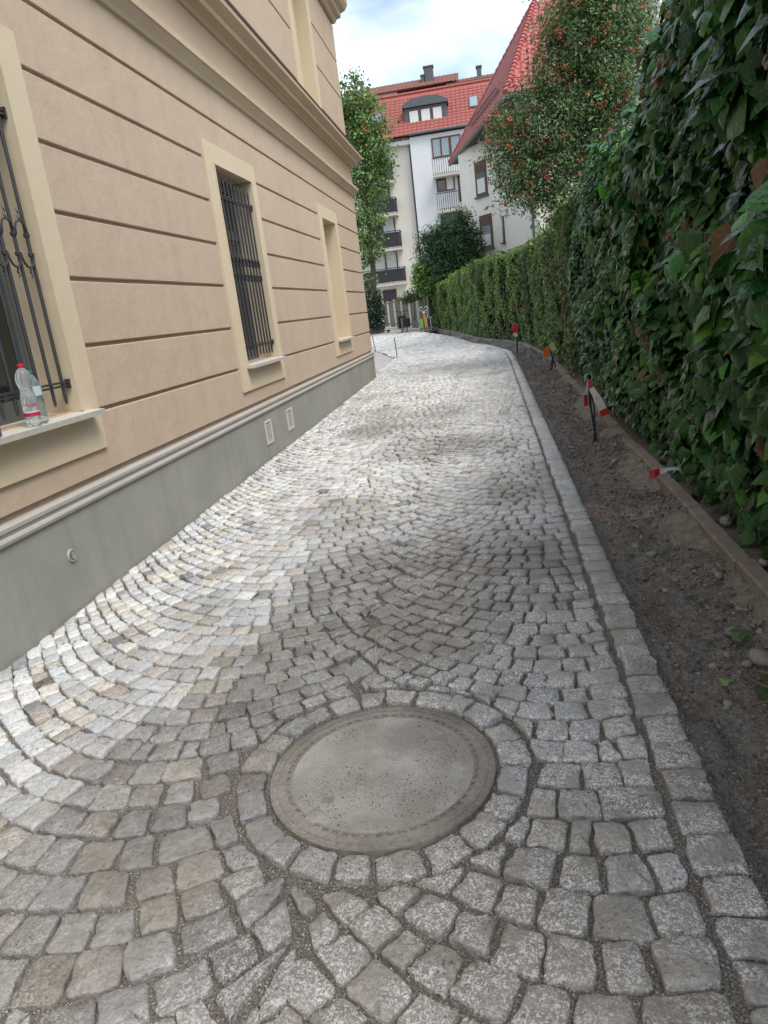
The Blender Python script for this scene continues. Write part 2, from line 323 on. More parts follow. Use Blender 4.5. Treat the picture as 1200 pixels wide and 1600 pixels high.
def stone(quad, h, near):
    """quad: 4 corners (2-D). returns verts, faces for a worn stone"""
    q = np.array(quad, float); c = q.mean(0)
    K = {2: 5, 1: 3, 0: 2}[near]
    out = []
    for i in range(4):
        a, b, d = q[i - 1], q[i], q[(i + 1) % 4]
        cut = 0.07 + 0.11 * random.random()
        p0 = b + (a - b) * cut; p2 = b + (d - b) * cut
        ts = {5: [0, .5, 1], 3: [0, .5, 1], 2: [0, 1]}[K]
        for t in ts: out.append((1 - t) ** 2 * p0 + 2 * t * (1 - t) * (b * .97 + c * .03) + t * t * p2)
        if K == 5:
            e = q[(i + 1) % 4]
            for t in (.36, .64): out.append(b + (e - b) * t + RNG.normal(0, 0.0022, 2))
    out = np.array(out); n = len(out)
    if near: out += RNG.normal(0, 0.0014 if near == 1 else 0.0023, out.shape)
    rings = [(1.01, -0.03), (1.0, h - 0.008), (0.972, h - 0.0022), (0.90, h)] if near == 2 else ([(1.0, -0.02), (0.992, h - 0.006), (0.93, h)] if near == 1 else [(1.0, -0.02), (0.94, h)])
    if near == 2: rings += [(0.58, h + 0.002), (0.30, h + 0.003)]
    if near == 1: rings += [(0.5, h + 0.0025)]
    tx, ty = RNG.normal(0, 0.034, 2)
    V = []
    for s, z in rings:
        P = c + (out - c) * s
        zz = z + (P[:, 0] - c[0]) * tx + (P[:, 1] - c[1]) * ty
        if near == 2 and s < 0.99: zz = zz + RNG.normal(0, 0.0020, n) - (RNG.random(n) < .10) * (s > .85) * .004
        V.append(np.column_stack([P, zz + gz(P[:, 1])]))
    V.append(np.array([[c[0], c[1], h + 0.003 + gz(c[1])]])); V = np.concatenate(V)
    Fc = []
    for r in range(len(rings) - 1):
        for k in range(n): Fc.append((r * n + k, r * n + (k + 1) % n, (r + 1) * n + (k + 1) % n, (r + 1) * n + k))
    t = (len(rings) - 1) * n; m = len(rings) * n
    Fc += [(t + k, t + (k + 1) % n, m) for k in range(n)]
    return V, Fc, c
MHC = np.array([-0.495, 2.15]); MHR = 0.405
def area2(q): q = np.asarray(q); x, y = q[:, 0], q[:, 1]; return 0.5 * abs(np.dot(x, np.roll(y, -1)) - np.dot(y, np.roll(x, -1)))
cells = []
P = 0.132; A = 0.60
def column(xc, x0, x1, ya, yb, ph, right=False):
    f = lambda x: A * (x - xc) ** 2
    y0 = ya - 2.0 + ph; X1 = x1
    while y0 < yb:
        ym = y0 + (.25 if right else .1)
        P = float(np.interp(ym, [1.6, 2.7], [0.150, 0.117])) * random.uniform(.95, 1.05)
        x1 = min(X1, float(xb(y0 + .05)) - .165) if right else X1
        x = x0; first = True
        while x < x1 - 0.02:
            s = 2 * A * (x - xc); cth = 1 / math.sqrt(1 + s * s)
            Ls = P * random.uniform(0.85, 1.22) * (0.6 + 0.4 * cth) if random.random() > 0.07 else P * random.uniform(.5, .65)
            xn = min(x1, x + Ls * cth)
            if x1 - xn < 0.05: xn = x1
            def up(xx):
                s = 2 * A * (xx - xc); c = 1 / math.sqrt(1 + s * s); h = P * c
                return (xx - s * c * h, y0 + f(xx) + c * h)
            def edge(xx): return (xx, y0 + P + f(xx))
            lo0 = (x, y0 + f(x)); lo1 = (xn, y0 + f(xn))
            u0 = edge(x0) if first else up(x); u1 = edge(x1) if xn >= x1 - 1e-6 else up(xn)
            u0 = (min(max(u0[0], x0), x1), u0[1]); u1 = (min(max(u1[0], x0), x1), u1[1])
            cells.append([lo0, lo1, u1, u0])
            x = xn; first = False
        y0 += P
def cusp(y, xc): return xc + 0.040 * math.sin(math.pi * y / .117) + 0.035 * math.sin(y * 5.1)
XR = 0.0
n0 = len(cells); column(0.22, -0.76, 0.66, 0.9, 30, 0.03, True)
for q in cells[n0:]:
    for i in range(4): q[i] = (max(q[i][0], cusp(q[i][1], -.69) + .002), q[i][1])
n0 = len(cells); column(-1.42, -2.62, -0.61, 0.9, 38, 0.06)
for q in cells[n0:]:
    for i in range(4): q[i] = (min(q[i][0], cusp(q[i][1], -.69) - .002), q[i][1])
column(-3.55, -4.6, -2.62, YC + .3, 38, 0.10)
column(-5.5, -6.4, -4.6, 25, 38, 0.02)
quads = []
for q in cells:
    q = np.array(q); c = q.mean(0)
    if c[1] < 0.75 or c[1] > 38: continue
    lim = xb(c[1]) - 0.165
    if c[0] > lim + 0.0: continue
    q[:, 0] = np.where(q[:, 0] > lim, lim + (0 if c[1] < 17 else 0.02), q[:, 0])
    # stretch last stones to the border
    q[:, 0] = np.where((q[:, 0] > lim - 0.035), lim, q[:, 0])
    if c[1] > YC and c[0] < xleft(c[1]): continue
    if YC < c[1] < YC + .3 and c[0] < XW: continue
    d = q - MHC; r = np.linalg.norm(d, axis=1); R2 = MHR + 0.135
    if (r < R2).any():
        if np.linalg.norm(c - MHC) < R2 - 0.028: continue
        q = np.where((r < R2)[:, None], MHC + d / r[:, None] * R2, q)
    if area2(q) < 0.0030: continue
    ed = np.linalg.norm(q - np.roll(q, -1, 0), axis=1)
    if area2(q) / (ed.sum() / 4) ** 2 < 0.44 or ed.min() < 0.018 and area2(q) < .006: continue
    quads.append((q, 'c'))
# ring of stones laid round the manhole
nring = 23; tt = 0.0; angs = np.cumsum(RNG.uniform(0.8, 1.25, nring)); angs = angs / angs[-1] * 2 * math.pi
for i in range(nring):
    a0, a1 = angs[i - 1] - (2 * math.pi if i == 0 else 0), angs[i]
    ro = MHR + 0.128 + random.uniform(-.01, .006)
    quads.append((np.array([MHC + r_ * np.array([math.cos(a_), math.sin(a_)]) for r_, a_ in ((MHR + .012, a0), (ro, a0), (ro, a1), (MHR + .012, a1))]), 'c'))
# border row along the trench
y = 0.7
while y < 34:
    Ls = random.uniform(0.12, 0.165) if y < 20 else 0.16
    y2 = y + Ls
    x1a, x1b = xb(y), xb(y2); wd = 0.148 + random.uniform(-.006, .008)
    quads.append((np.array([[x1a - wd, y], [x1a, y], [x1b, y2], [x1b - wd, y2]]), 'b')); y = y2
stones = []
for q, t in quads:
    c = q.mean(0); dist = c[1]
    sz = math.sqrt(area2(q)); inset = (0.0046 if dist < 4 else 0.0052) if t == 'c' else 0.003
    if dist < 2.2: inset += .0015
    jit = 0.0045 if t == 'c' else 0.003
    q = c + (q - c) * (1 - 2 * (inset + random.uniform(-.002, .003)) / sz) + RNG.normal(0, jit, q.shape)
    if t == 'c': q = c + (q - c) @ (lambda a: np.array([[math.cos(a), -math.sin(a)], [math.sin(a), math.cos(a)]]))(random.gauss(0, 0.035)).T
    near = 2 if dist < 3.6 else (1 if dist < 9 else 0)
    h = float(np.interp(dist, [2, 3, 6], [.018, .022, .029])) + random.gauss(0, 0.0038) + (0.004 if dist < 3 else 0) - (0.004 if t == 'b' else 0)
    V, Fc, cc = stone(q, h, near)
    col = np.array(PAL[RNG.choice(len(PAL), p=PW)][0]) * random.uniform(0.88, 1.16)
    if t == 'b': col = col * .5 + np.array((0.46, .465, .45)) * .42
    if t == 'c' and abs(c[0] + 2.27) < .04 and abs(c[1] - 2.86) < .08: col = np.array((.09, .075, .06))
    dm = damp_area(c[0], c[1]) if t == 'c' else max(0, .45 - .05 * c[1])
    p = project([c[0], c[1], gz(c[1]) + .01]); inn = (-10 < p[0] < 1210) and (0 < p[1] < 1615)
    ps = area2(q) * 1.6 / (c[0] ** 2 + c[1] ** 2 + 2.5) ** 1.5 if inn else 0
    stones.append((ps, V, Fc, col, dm))
stones.sort(key=lambda s: -s[0])
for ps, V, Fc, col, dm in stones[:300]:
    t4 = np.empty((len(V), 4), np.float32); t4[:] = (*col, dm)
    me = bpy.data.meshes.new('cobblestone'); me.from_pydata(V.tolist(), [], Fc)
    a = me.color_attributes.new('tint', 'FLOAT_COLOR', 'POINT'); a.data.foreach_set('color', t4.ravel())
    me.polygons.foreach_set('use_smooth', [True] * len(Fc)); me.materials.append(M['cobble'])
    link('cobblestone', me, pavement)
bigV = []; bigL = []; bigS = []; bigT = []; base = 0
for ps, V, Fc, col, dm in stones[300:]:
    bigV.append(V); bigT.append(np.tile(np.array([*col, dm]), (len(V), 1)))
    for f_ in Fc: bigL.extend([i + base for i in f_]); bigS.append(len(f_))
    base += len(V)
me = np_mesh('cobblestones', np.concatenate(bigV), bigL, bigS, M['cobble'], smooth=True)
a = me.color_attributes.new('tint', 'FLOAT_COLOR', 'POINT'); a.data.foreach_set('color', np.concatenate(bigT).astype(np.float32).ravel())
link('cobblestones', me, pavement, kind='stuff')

# grit scattered as real grains
OV = np.array([(1, 0, 0), (-1, 0, 0), (0, 1, 0), (0, -1, 0), (0, 0, 1), (0, 0, -1)], float)
OF = np.array([(0, 2, 4), (2, 1, 4), (1, 3, 4), (3, 0, 4), (2, 0, 5), (1, 2, 5), (3, 1, 5), (0, 3, 5)])
def grains(name, C, size, cols, mt, parent=None, flat=0.7, **k):
    N = len(C); A3 = RNG.normal(size=(N, 3, 3)); Q = np.linalg.qr(A3)[0]
    sc = size[:, None, None] * RNG.uniform(0.6, 1.15, (N, 1, 3))
    V = np.einsum('nkj,nji->nki', OV[None] * sc, Q); V[:, :, 2] *= flat; V += C[:, None, :]
    L = (OF[None] + 6 * np.arange(N)[:, None, None]).ravel()
    me = np_mesh(name, V.reshape(-1, 3), L, np.full(N * 8, 3), mt, tint=np.repeat(cols, 6, axis=0))
    return link(name, me, parent, **k)
def gcols(N, lo=.1, hi=.4):
    b = RNG.uniform(lo, hi, (N, 1)); return b * np.array([1, .94, .85]) * RNG.uniform(.92, 1.08, (N, 3))
N = 60000
gy = 1.0 + 2.9 * RNG.random(N) ** 1.3; gx = RNG.uniform(-2.6, 0.6, N)
pp = project(np.column_stack([gx, gy, gz(gy)])); ok = (pp[:, 0] > -20) & (pp[:, 0] < 1220) & (np.hypot(gx - MHC[0], gy - MHC[1]) > MHR)
gx, gy = gx[ok], gy[ok]
grains('joint_grit', np.column_stack([gx, gy, gz(gy) + 0.001]), RNG.uniform(0.0018, 0.0042, len(gx)), gcols(len(gx), .2, .6), M['grit'], pavement, kind='stuff')

N = 9000; gy = 2.5 + 13.8 * RNG.random(N) ** 1.5; gx = XW + .002 + np.abs(RNG.normal(0, .022, N)) * (.4 + vnoise(gy * 2, gy * 0, 2)); sz = RNG.uniform(.002, .005, N) * (1 + .08 * gy)
grains('wall_foot_grit', np.column_stack([gx, gy, gz(gy) + .012 - (gx - XW) * .12]), sz, gcols(N, .16, .46), M['grit'], pavement, kind='stuff')
# ------------------------------------------------------------------ manhole cover
zt = gz(2.15) + 0.016
mh = empty('manhole_cover', (0, 0, 0), label='large round manhole cover with pale concrete filling, dusted with grit, set in the cobbles', cat='manhole cover')
def ring_mesh(r0, r1, z0, z1, n=96, teeth=None):
    b = MB(); V = []
    for k in range(n):
        t = 2 * math.pi * k / n
        q = r0 if teeth is None or (k // 2) % 2 == 0 else r0 + teeth
        for (r, z) in ((q, z0), (q, z1), (r1, z1), (r1 + .004, z0)): V.append((MHC[0] + r * math.cos(t), MHC[1] + r * math.sin(t), z))
    Fc = []
    for k in range(n):
        a = 4 * k; c = 4 * ((k + 1) % n)
        for j in range(3): Fc.append((a + j, c + j, c + j + 1, a + j + 1))
    return b.add(V, Fc)
ring_mesh(0.345, 0.402, zt - 0.05, zt, 192).build('frame_ring', M['castiron'], mh)
ring_mesh(0.374, 0.377, zt - 0.01, zt + 0.0025, 128).build('frame_ridge', M['castiron'], mh)
ring_mesh(0.393, 0.3975, zt - 0.01, zt + 0.003, 128).build('frame_ridge', M['castiron'], mh)
ring_mesh(0.326, 0.333, zt - 0.05, zt + 0.001, 128).build('lid_rim', M['castiron'], mh)
tb = MB()
for k in range(58):
    t = 2 * math.pi * k / 58; c_ = np.array([MHC[0] + .338 * math.cos(t), MHC[1] + .338 * math.sin(t), zt - .006]); rd = np.array([math.cos(t), math.sin(t), 0]); tg = np.array([-rd[1], rd[0], 0])
    tb.obox(c_, rd * .0075, tg * .008, (0, 0, .006))
tb.build('rim_teeth', M['castiron'], mh, kind='stuff')
tb = MB()
for k in range(64):
    t = 2 * math.pi * (k + .3) / 64; c_ = np.array([MHC[0] + .385 * math.cos(t), MHC[1] + .385 * math.sin(t), zt - .001]); rd = np.array([math.cos(t), math.sin(t), 0]); tg = np.array([-rd[1], rd[0], 0])
    tb.obox(c_, rd * .006, tg * .007, (0, 0, .003))
tb.build('frame_lugs', M['castiron'], mh, kind='stuff')
V = [(MHC[0], MHC[1], zt + .001)]; n = 96
for r in (0.1, 0.2, 0.31, 0.3265):
    for k in range(n): t = 2 * math.pi * k / n; V.append((MHC[0] + r * math.cos(t), MHC[1] + r * math.sin(t), zt - (0.001 if r > .3 else 0) + .0008 * vnoise(30 * r, k, 3)))
Fc = [(0, 1 + k, 1 + (k + 1) % n) for k in range(n)]
for r in range(3):
    for k in range(n): Fc.append((1 + r * n + k, 1 + (r + 1) * n + k, 1 + (r + 1) * n + (k + 1) % n, 1 + r * n + (k + 1) % n))
MB().add(V, Fc).build('concrete_fill', M['lidfill'], mh)
MB().lathe((MHC[0], MHC[1], zt - .06), [(0.401, 0), (.401, .056)], 64).build('seat', M['castiron'], mh)
MB().lathe((-.685, 1.905, zt - .004), [(.038, 0), (.033, .005), (.014, .007)], 9).build('mortar_blob', M['lidfill'], mh, True)
for (px, py) in ((-0.66, 1.985), (-0.295, 2.325)):
    b = MB(); b.box(px - .022, px + .022, py - .016, py + .016, zt - .004, zt + .0022); b.build('key_plate', M['castiron'], mh)
    MB().box(px - .009, px + .009, py - .006, py + .006, zt, zt + .0031).build('key_slot', M['castiron'], mh)
N = 1100; an = RNG.random(N) * 2 * math.pi; rr = .31 * np.sqrt(RNG.random(N)); gx = MHC[0] + rr * np.cos(an); gy = MHC[1] + rr * np.sin(an)
kp = vnoise(gx * 9, gy * 9, 4) + .25 * (gy < 2.1) > .55; gx, gy = gx[kp], gy[kp]
grains('loose_grit', np.column_stack([gx, gy, np.full(len(gx), zt + .001)]), RNG.uniform(.0012, .0034, len(gx)), gcols(len(gx), .05, .22), M['grit'], mh, kind='stuff')
N = 2600; an = RNG.random(N) * 2 * math.pi; rr = .323 + .085 * RNG.random(N); gx = MHC[0] + rr * np.cos(an); gy = MHC[1] + rr * np.sin(an)
grains('rim_grit', np.column_stack([gx, gy, np.full(N, zt - .001)]), RNG.uniform(.0015, .0032, N), gcols(N, .12, .36), M['grit'], mh, kind='stuff')

# ------------------------------------------------------------------ trench of bare soil, kerb, bed
def trench_z(x, y, u):
    p = np.interp(u, [0, .06, .25, .6, .85, 1.0], [-.02, -.045, -.06, -.075, -.03, -.02])
    n = (vnoise(x * 5, y * 3, 0) - .5) * .07 + (vnoise(x * 13, y * 11, 1) - .5) * .04 + (vnoise(x * 30, y * 27, 2) - .5) * .018
    a = np.clip(u * 8, 0, 1); n2 = np.clip(vnoise(x * 2.2, y * 1.4, 3) - .45, 0, 1) * .16 * np.clip((u - .55) * 3, 0, 1)
    return gz(y) + p + n * a + n2
Ys = np.concatenate([np.arange(0.4, 9, .03), np.arange(9, 31, .08)]); Us = np.linspace(0, 1, 34)
YY, UU = np.meshgrid(Ys, Us, indexing='ij'); XX = (xb(YY) + .001) * (1 - UU) + (xk(YY) + .03) * UU; ZZ = trench_z(XX, YY, UU)
V = np.stack([XX, YY, ZZ], -1).reshape(-1, 3); nu = len(Us)
I = (np.arange(len(Ys) - 1)[:, None] * nu + np.arange(nu - 1)[None, :]).ravel()
link('trench', np_mesh('trench', V, np.column_stack([I, I + 1, I + nu + 1, I + nu]), np.full(len(I), 4), M['soil'], smooth=True), kind='structure')
# planting bed behind the kerb
Ys2 = np.arange(-.5, 39, .25); Us2 = np.linspace(0, 1, 8); YY, UU = np.meshgrid(Ys2, Us2, indexing='ij')
XX = xk(YY) + .08 + UU * 3.2; ZZ = gz(YY) + .02 + .05 * UU + (vnoise(XX * 6, YY * 6, 1) - .4) * .07
V = np.stack([XX, YY, ZZ], -1).reshape(-1, 3); nu = len(Us2); I = (np.arange(len(Ys2) - 1)[:, None] * nu + np.arange(nu - 1)[None, :]).ravel()
link('planting_bed', np_mesh('planting_bed', V, np.column_stack([I, I + 1, I + nu + 1, I + nu]), np.full(len(I), 4), M['soil'], smooth=True), kind='structure')
# gravel in the trench
N = 15000; gy = .9 + 7 * RNG.random(N) ** 1.7; u = RNG.random(N); gx = xb(gy) * (1 - u) + xk(gy) * u
sz = RNG.uniform(.0025, .007, N) * (1 + (RNG.random(N) < .03) * 1.6)
grains('trench_gravel', np.column_stack([gx, gy, trench_z(gx, gy, u) + sz * .3]), sz, gcols(N, .08, .33), M['grit'], kind='stuff')
N = 9000; gy = 7 + 22 * RNG.random(N); u = RNG.random(N); gx = xb(gy) * (1 - u) + xk(gy) * u; sz = RNG.uniform(.006, .016, N)
grains('trench_gravel', np.column_stack([gx, gy, trench_z(gx, gy, u) + sz * .3]), sz, gcols(N, .08, .28), M['grit'], kind='stuff')

N = 2600; gy = 1.3 + 17 * RNG.random(N) ** 1.4; u = 1 - .9 * RNG.random(N) ** 1.4; gx = xb(gy) * (1 - u) + xk(gy) * u; sz = RNG.uniform(.006, .017, N) * (1 + .03 * gy)
cc_ = gcols(N, .10, .30) * np.where(RNG.random((N, 1)) < .35, np.array([1.0, .74, .55]), np.array([1., 1, 1]))
grains('soil_clods', np.column_stack([gx, gy, trench_z(gx, gy, u) + sz * .25]), sz, cc_, M['grit'], flat=.8, kind='stuff')
# kerb: concrete edging stones
kerb = empty('concrete_kerb', (1.2, 3, gz(3)), label='old brown concrete edging kerb along the foot of the hedge', cat='kerb')
y = -.2; 
while y < 37.5:
    L_ = 1.0 if y < 16 else 0.8; y2 = y + L_ - .008
    a = np.array([xk(y) + .01 * random.uniform(-1, 1), y]); b = np.array([xk(y2), y2]); d = (b - a) / np.linalg.norm(b - a); nn = np.array([d[1], -d[0]])
    hs = .065 + random.uniform(-.01, .012); prof = [(0, -.26), (0.0, hs - .012), (.012, hs), (.085, hs + .003), (.098, hs - .01), (.1, -.26)]
    m = MB(); V = []; ns_ = 6
    for i in range(ns_ + 1):
        pnt = a + (b - a) * i / ns_
        for (o, z) in prof:
            q = pnt + nn * (o + random.uniform(-.002, .002)); V.append((q[0] - 1.2, q[1] - 3, gz(q[1]) + z + random.uniform(-.002, .002) - gz(3)))
    k6 = len(prof); Fc = [(i * k6 + k, i * k6 + (k + 1) % k6, (i + 1) * k6 + (k + 1) % k6, (i + 1) * k6 + k) for i in range(ns_) for k in range(k6)] + [tuple(range(k6))[::-1], tuple(range(ns_ * k6, (ns_ + 1) * k6))]
    m.add(V, Fc).build('kerbstone', M['kerb'], kerb); y += L_
# rubble concrete haunching, lumps
hm = MB()
for (y0, y1) in ((1.6, 3.95), (4.15, 5.15), (5.5, 6.9), (7.2, 8.1), (8.6, 10.6), (11.5, 13), (14, 16.5)):
    n = int((y1 - y0) / .05); V = []
    for i in range(n + 1):
        yv = y0 + (y1 - y0) * i / n; e = max(0.0, math.sin(math.pi * i / n)) ** .4
        for j, (o, z) in enumerate(((.02, .045), (-.04, .03), (-.11, -.005), (-.18, -.045), (-.23, -.12))):
            k = vnoise(yv * 9, j * 2.3, 2) - .5; V.append((xk(yv) + o * (.25 + .75 * e) + k * .09 * e, yv + random.uniform(-.01, .01), gz(yv) + z - (1 - e) * .1 + k * .05 + random.uniform(-.011, .011)))
    hm.add(V, [(i * 5 + j, i * 5 + j + 1, (i + 1) * 5 + j + 1, (i + 1) * 5 + j) for i in range(n) for j in range(4)])
hm.build('concrete_haunch', M['haunch'], smooth=True, kind='structure')

# loose stones (individuals)
import bmesh
pm = []
for k in range(6):
    b = bmesh.new(); bmesh.ops.create_icosphere(b, subdivisions=2, radius=1)
    s = (1, random.uniform(.65, .95), random.uniform(.45, .7))
    for v_ in b.verts:
        d_ = 1 + .32 * (vnoise(v_.co.x * 1.4 + k * 5, v_.co.y * 1.4 + v_.co.z, k) - .5) + random.uniform(-.03, .03)
        v_.co = Vector((v_.co.x * s[0] * d_, v_.co.y * s[1] * d_, v_.co.z * s[2] * d_))
    me = bpy.data.meshes.new('stone'); b.to_mesh(me); b.free(); me.materials.append(M['pebble']); me.polygons.foreach_set('use_smooth', [True] * len(me.polygons)); pm.append(me)
big = [(.99, 3.15, .038), (1.02, 2.88, .05), (1.10, 3.12, .027), (.98, 2.68, .03), (.88, 4.25, .027), (.83, 3.72, .02), (.93, 3.55, .018), (.83, 3.9, .017), (1.0, 5.0, .03), (.84, 5.6, .025), (.72, 4.85, .02), (1.36, 4.45, .045), (1.42, 4.32, .05), (1.33, 3.75, .035), (1.37, 3.35, .05), (1.4, 3.1, .055), (1.08, 2.5, .03), (1.02, 2.42, .022), (.80, 2.6, .016)]
for i in range(64):
    yv = random.uniform(2.2, 15); u_ = random.uniform(.2, .95); big.append((float(xb(yv) * (1 - u_) + xk(yv) * u_), yv, random.uniform(.012, .026) * (1 + yv * .05)))
for i, (x, y, r) in enumerate(big):
    u_ = (x - xb(y)) / (xk(y) - xb(y)); z = float(trench_z(np.array(x), np.array(y), np.array(u_))) if u_ < 1 else gz(y) + .05
    o = link('loose_stone', pm[i % 6], None, cat='stone', group='loose stones lying in the soil trench and bed')
    if i < 4: o['label'] = ('pale oblong stone half under the large fallen leaf in the trench', 'largest grey stone on the trench bottom near the kerb', 'small pale round stone against the rubble concrete below the kerb', 'flat grey stone left of the thin brown root')[i]; del o['group']
    else: o['label'] = 'grey rounded stone lying in the bare soil trench beside the cobbles' if u_ < 1 else 'grey rounded stone lying on the bed behind the kerb'
    if u_ >= 1 and i >= 4: o['group'] = 'loose stones on the bed behind the kerb'
    o.location = (x, y, z + r * .25); o.scale = (r, r, r); o.rotation_euler = (random.uniform(-.3, .3), random.uniform(-.3, .3), random.uniform(0, 6))

# ================================================================== LEFT BUILDING
B = empty('rendered_building', (XW, 8, 0), label='beige rendered town building with grooved wall, grey plinth and barred windows', cat='building')
def bl(mb, name, m_, parent=B, off=(XW, 8, 0), **k):      # geometry given in world coordinates, stored relative to the building
    mb.v = [(x - off[0], y - off[1], z - off[2]) for x, y, z in mb.v]; return mb.build(name, m_, parent, **k)
X0 = -2.65
WINS = [(2.80, 4.49, 3.02, 4.27), (7.40, 9.05, 7.65, 8.84), (12.43, 13.99, 12.68, 13.78)]
SZ0, SZ1, OZ0, OZ1 = 0.94, 3.44, 1.22, 3.24
YS, YE = -2.5, YC
grv = [0.77, 1.188, 1.615, 2.045, 2.452, 2.864, 3.27, 3.69, 4.06]
# backing wall with openings
m = MB()
def wallgaps(z0, z1):
    segs = [(YS, YE)]
    for (a, b_, c_, d_) in WINS:
        if z1 > OZ0 and z0 < OZ1: segs = [t for s in segs for t in ([(s[0], c_ - .04), (d_ + .04, s[1])] if s[0] < c_ and s[1] > d_ else [s])]
    return segs
for (z0, z1) in ((.70, OZ0), (OZ0, OZ1), (OZ1, 4.06)):
    for (a, b_) in wallgaps(z0 + .01, z1 - .01): m.box(X0 - .5, X0 - .026, a, b_ - (.03 if b_ > 16 else 0), z0 + (.001 if z0 > 1 else 0), z1)
m.box(X0 - 6, X0 - .52, YS, YE - .04, -.3, 9.0)
m.box(X0 - .5, X0 - .025, YS, 12.5, 4.06, 8.8); m.box(X0 - .5, X0 - .025, 13.75, YE - .03, 4.06, 8.8); m.box(X0 - .5, X0 - .025, 12.5, 13.75, 4.06, 5.0)
bl(m, 'wall', M['stucco'])
def course(y0, y1, z0, z1, end=False):
    zz0 = z0 + .0125; zz1 = z1 - .0125
    pr = [(X0 - .3, zz0), (X0 - .018, zz0), (X0 - .002, zz0 + .003), (X0, zz0 + .007), (X0, zz1 - .007), (X0 - .002, zz1 - .003), (X0 - .018, zz1), (X0 - .3, zz1)]
    n = max(2, int((y1 - y0) / .25)); V = []
    for i in range(n + 1):
        y = y0 + (y1 - y0) * i / n
        for j, (x, z) in enumerate(pr): V.append((x + (.0015 * (vnoise(y * 4, z * 5, 5) - .5) if 1 < j < 6 else 0), y, z + (.0022 * (vnoise(y * 3, z * 9 + j // 4, 6) - .5) if 0 < j < 7 else 0)))
    k8 = 8; Fc = [(i * k8 + k, i * k8 + (k + 1) % k8, (i + 1) * k8 + (k + 1) % k8, (i + 1) * k8 + k) for i in range(n) for k in range(k8)] + [tuple(range(8))[::-1], tuple(range(n * 8, n * 8 + 8))]
    bl(MB().add(V, Fc), 'wall_course', M['stucco'])
for i in range(len(grv) - 1):
    z0, z1 = grv[i], grv[i + 1]
    cuts = [(z0, z1)]
    ys_ = [YS] + [v_ for w_ in WINS for v_ in w_[:2]] + [YE]
    if z1 <= SZ0 or z0 >= SZ1: course(YS, YE, z0, z1)
    else:
        for k in range(0, len(ys_), 2): course(ys_[k] - (0 if k == 0 else .02), ys_[k + 1] + (0 if k == len(ys_) - 2 else .02), z0, z1)
        if i == 0: 
            for w_ in WINS: bl(MB().box(X0 - .3, X0, w_[0] + .02, w_[1] - .02, z0 + .016, SZ0 + .05), 'wall_course', M['stucco'])
        if i == 6:
            for w_ in WINS: bl(MB().box(X0 - .3, X0, w_[0] + .02, w_[1] - .02, SZ1 - .05, z1 - .016), 'wall_course', M['stucco'])
# plinth and its moulding
def wallpath(o=0): return [(X0, YS, 1, 0), (X0, YE, 1, 1), (X0 - 6, YE, 0, 1)]
def swp(prof, name, m_): return bl(MB().sweep(prof, wallpath()), name, m_)
swp([(.022, -.2), (.022, .635), (-.3, .635), (-.3, -.2)], 'plinth', M['plinth'])
swp([(.028, .637), (.040, .645), (.044, .662), (.036, .676), (.026, .682), (.028, .70), (.038, .710), (.038, .73), (.012, .744), (-.3, .748), (-.3, .637)], 'plinth_moulding', M['molding'])
# string course, frieze, cornice
swp([(.0, 4.02), (.03, 4.03), (.045, 4.06), (.095, 4.13), (.11, 4.14), (.11, 4.19), (.02, 4.215), (-.2, 4.22), (-.2, 4.02)], 'string_course', M['frieze'])
swp([(.012, 4.22), (.012, 4.60), (-.2, 4.60), (-.2, 4.22)], 'frieze', M['frieze'])
swp([(.012, 4.60), (.04, 4.605), (.06, 4.63), (.10, 4.65), (.16, 4.655), (.165, 4.71), (.21, 4.74), (.255, 4.77), (.26, 4.83), (-.2, 4.90), (-.2, 4.60)], 'cornice', M['frieze'])
swp([(.268, 4.822), (.272, 4.836), (-.02, 4.918), (-.2, 4.918), (-.2, 4.902), (.26, 4.832)], 'cornice_flashing', M['flash'])
# upper floor courses
ug = [4.92, 5.21, 5.91, 6.58, 7.26]
for i in range(4):
    for (a, b_) in ((YS, 12.30), (13.95, YE)): course(a, b_, ug[i], ug[i + 1])
for w_ in ((12.28, 12.55), (13.70, 13.97)):
    bl(MB().box(X0 - .3, X0 + .018, w_[0], w_[1], 4.92, 7.26), 'window_surround', M['trim'])
bl(MB().box(X0 - .25, X0 - .2, 12.55, 13.70, 5.0, 7.2), 'window', M['trim'])
swp([(.0, 7.28), (.05, 7.30), (.09, 7.38), (.16, 7.42), (.17, 7.5), (.25, 7.56), (.30, 7.66), (.31, 7.76), (-.2, 7.82), (-.2, 7.28)], 'upper_cornice', M['frieze'])
swp([(.02, 7.82), (.02, 9.0), (-.2, 9.0), (-.2, 7.82)], 'upper_wall', M['stucco'])

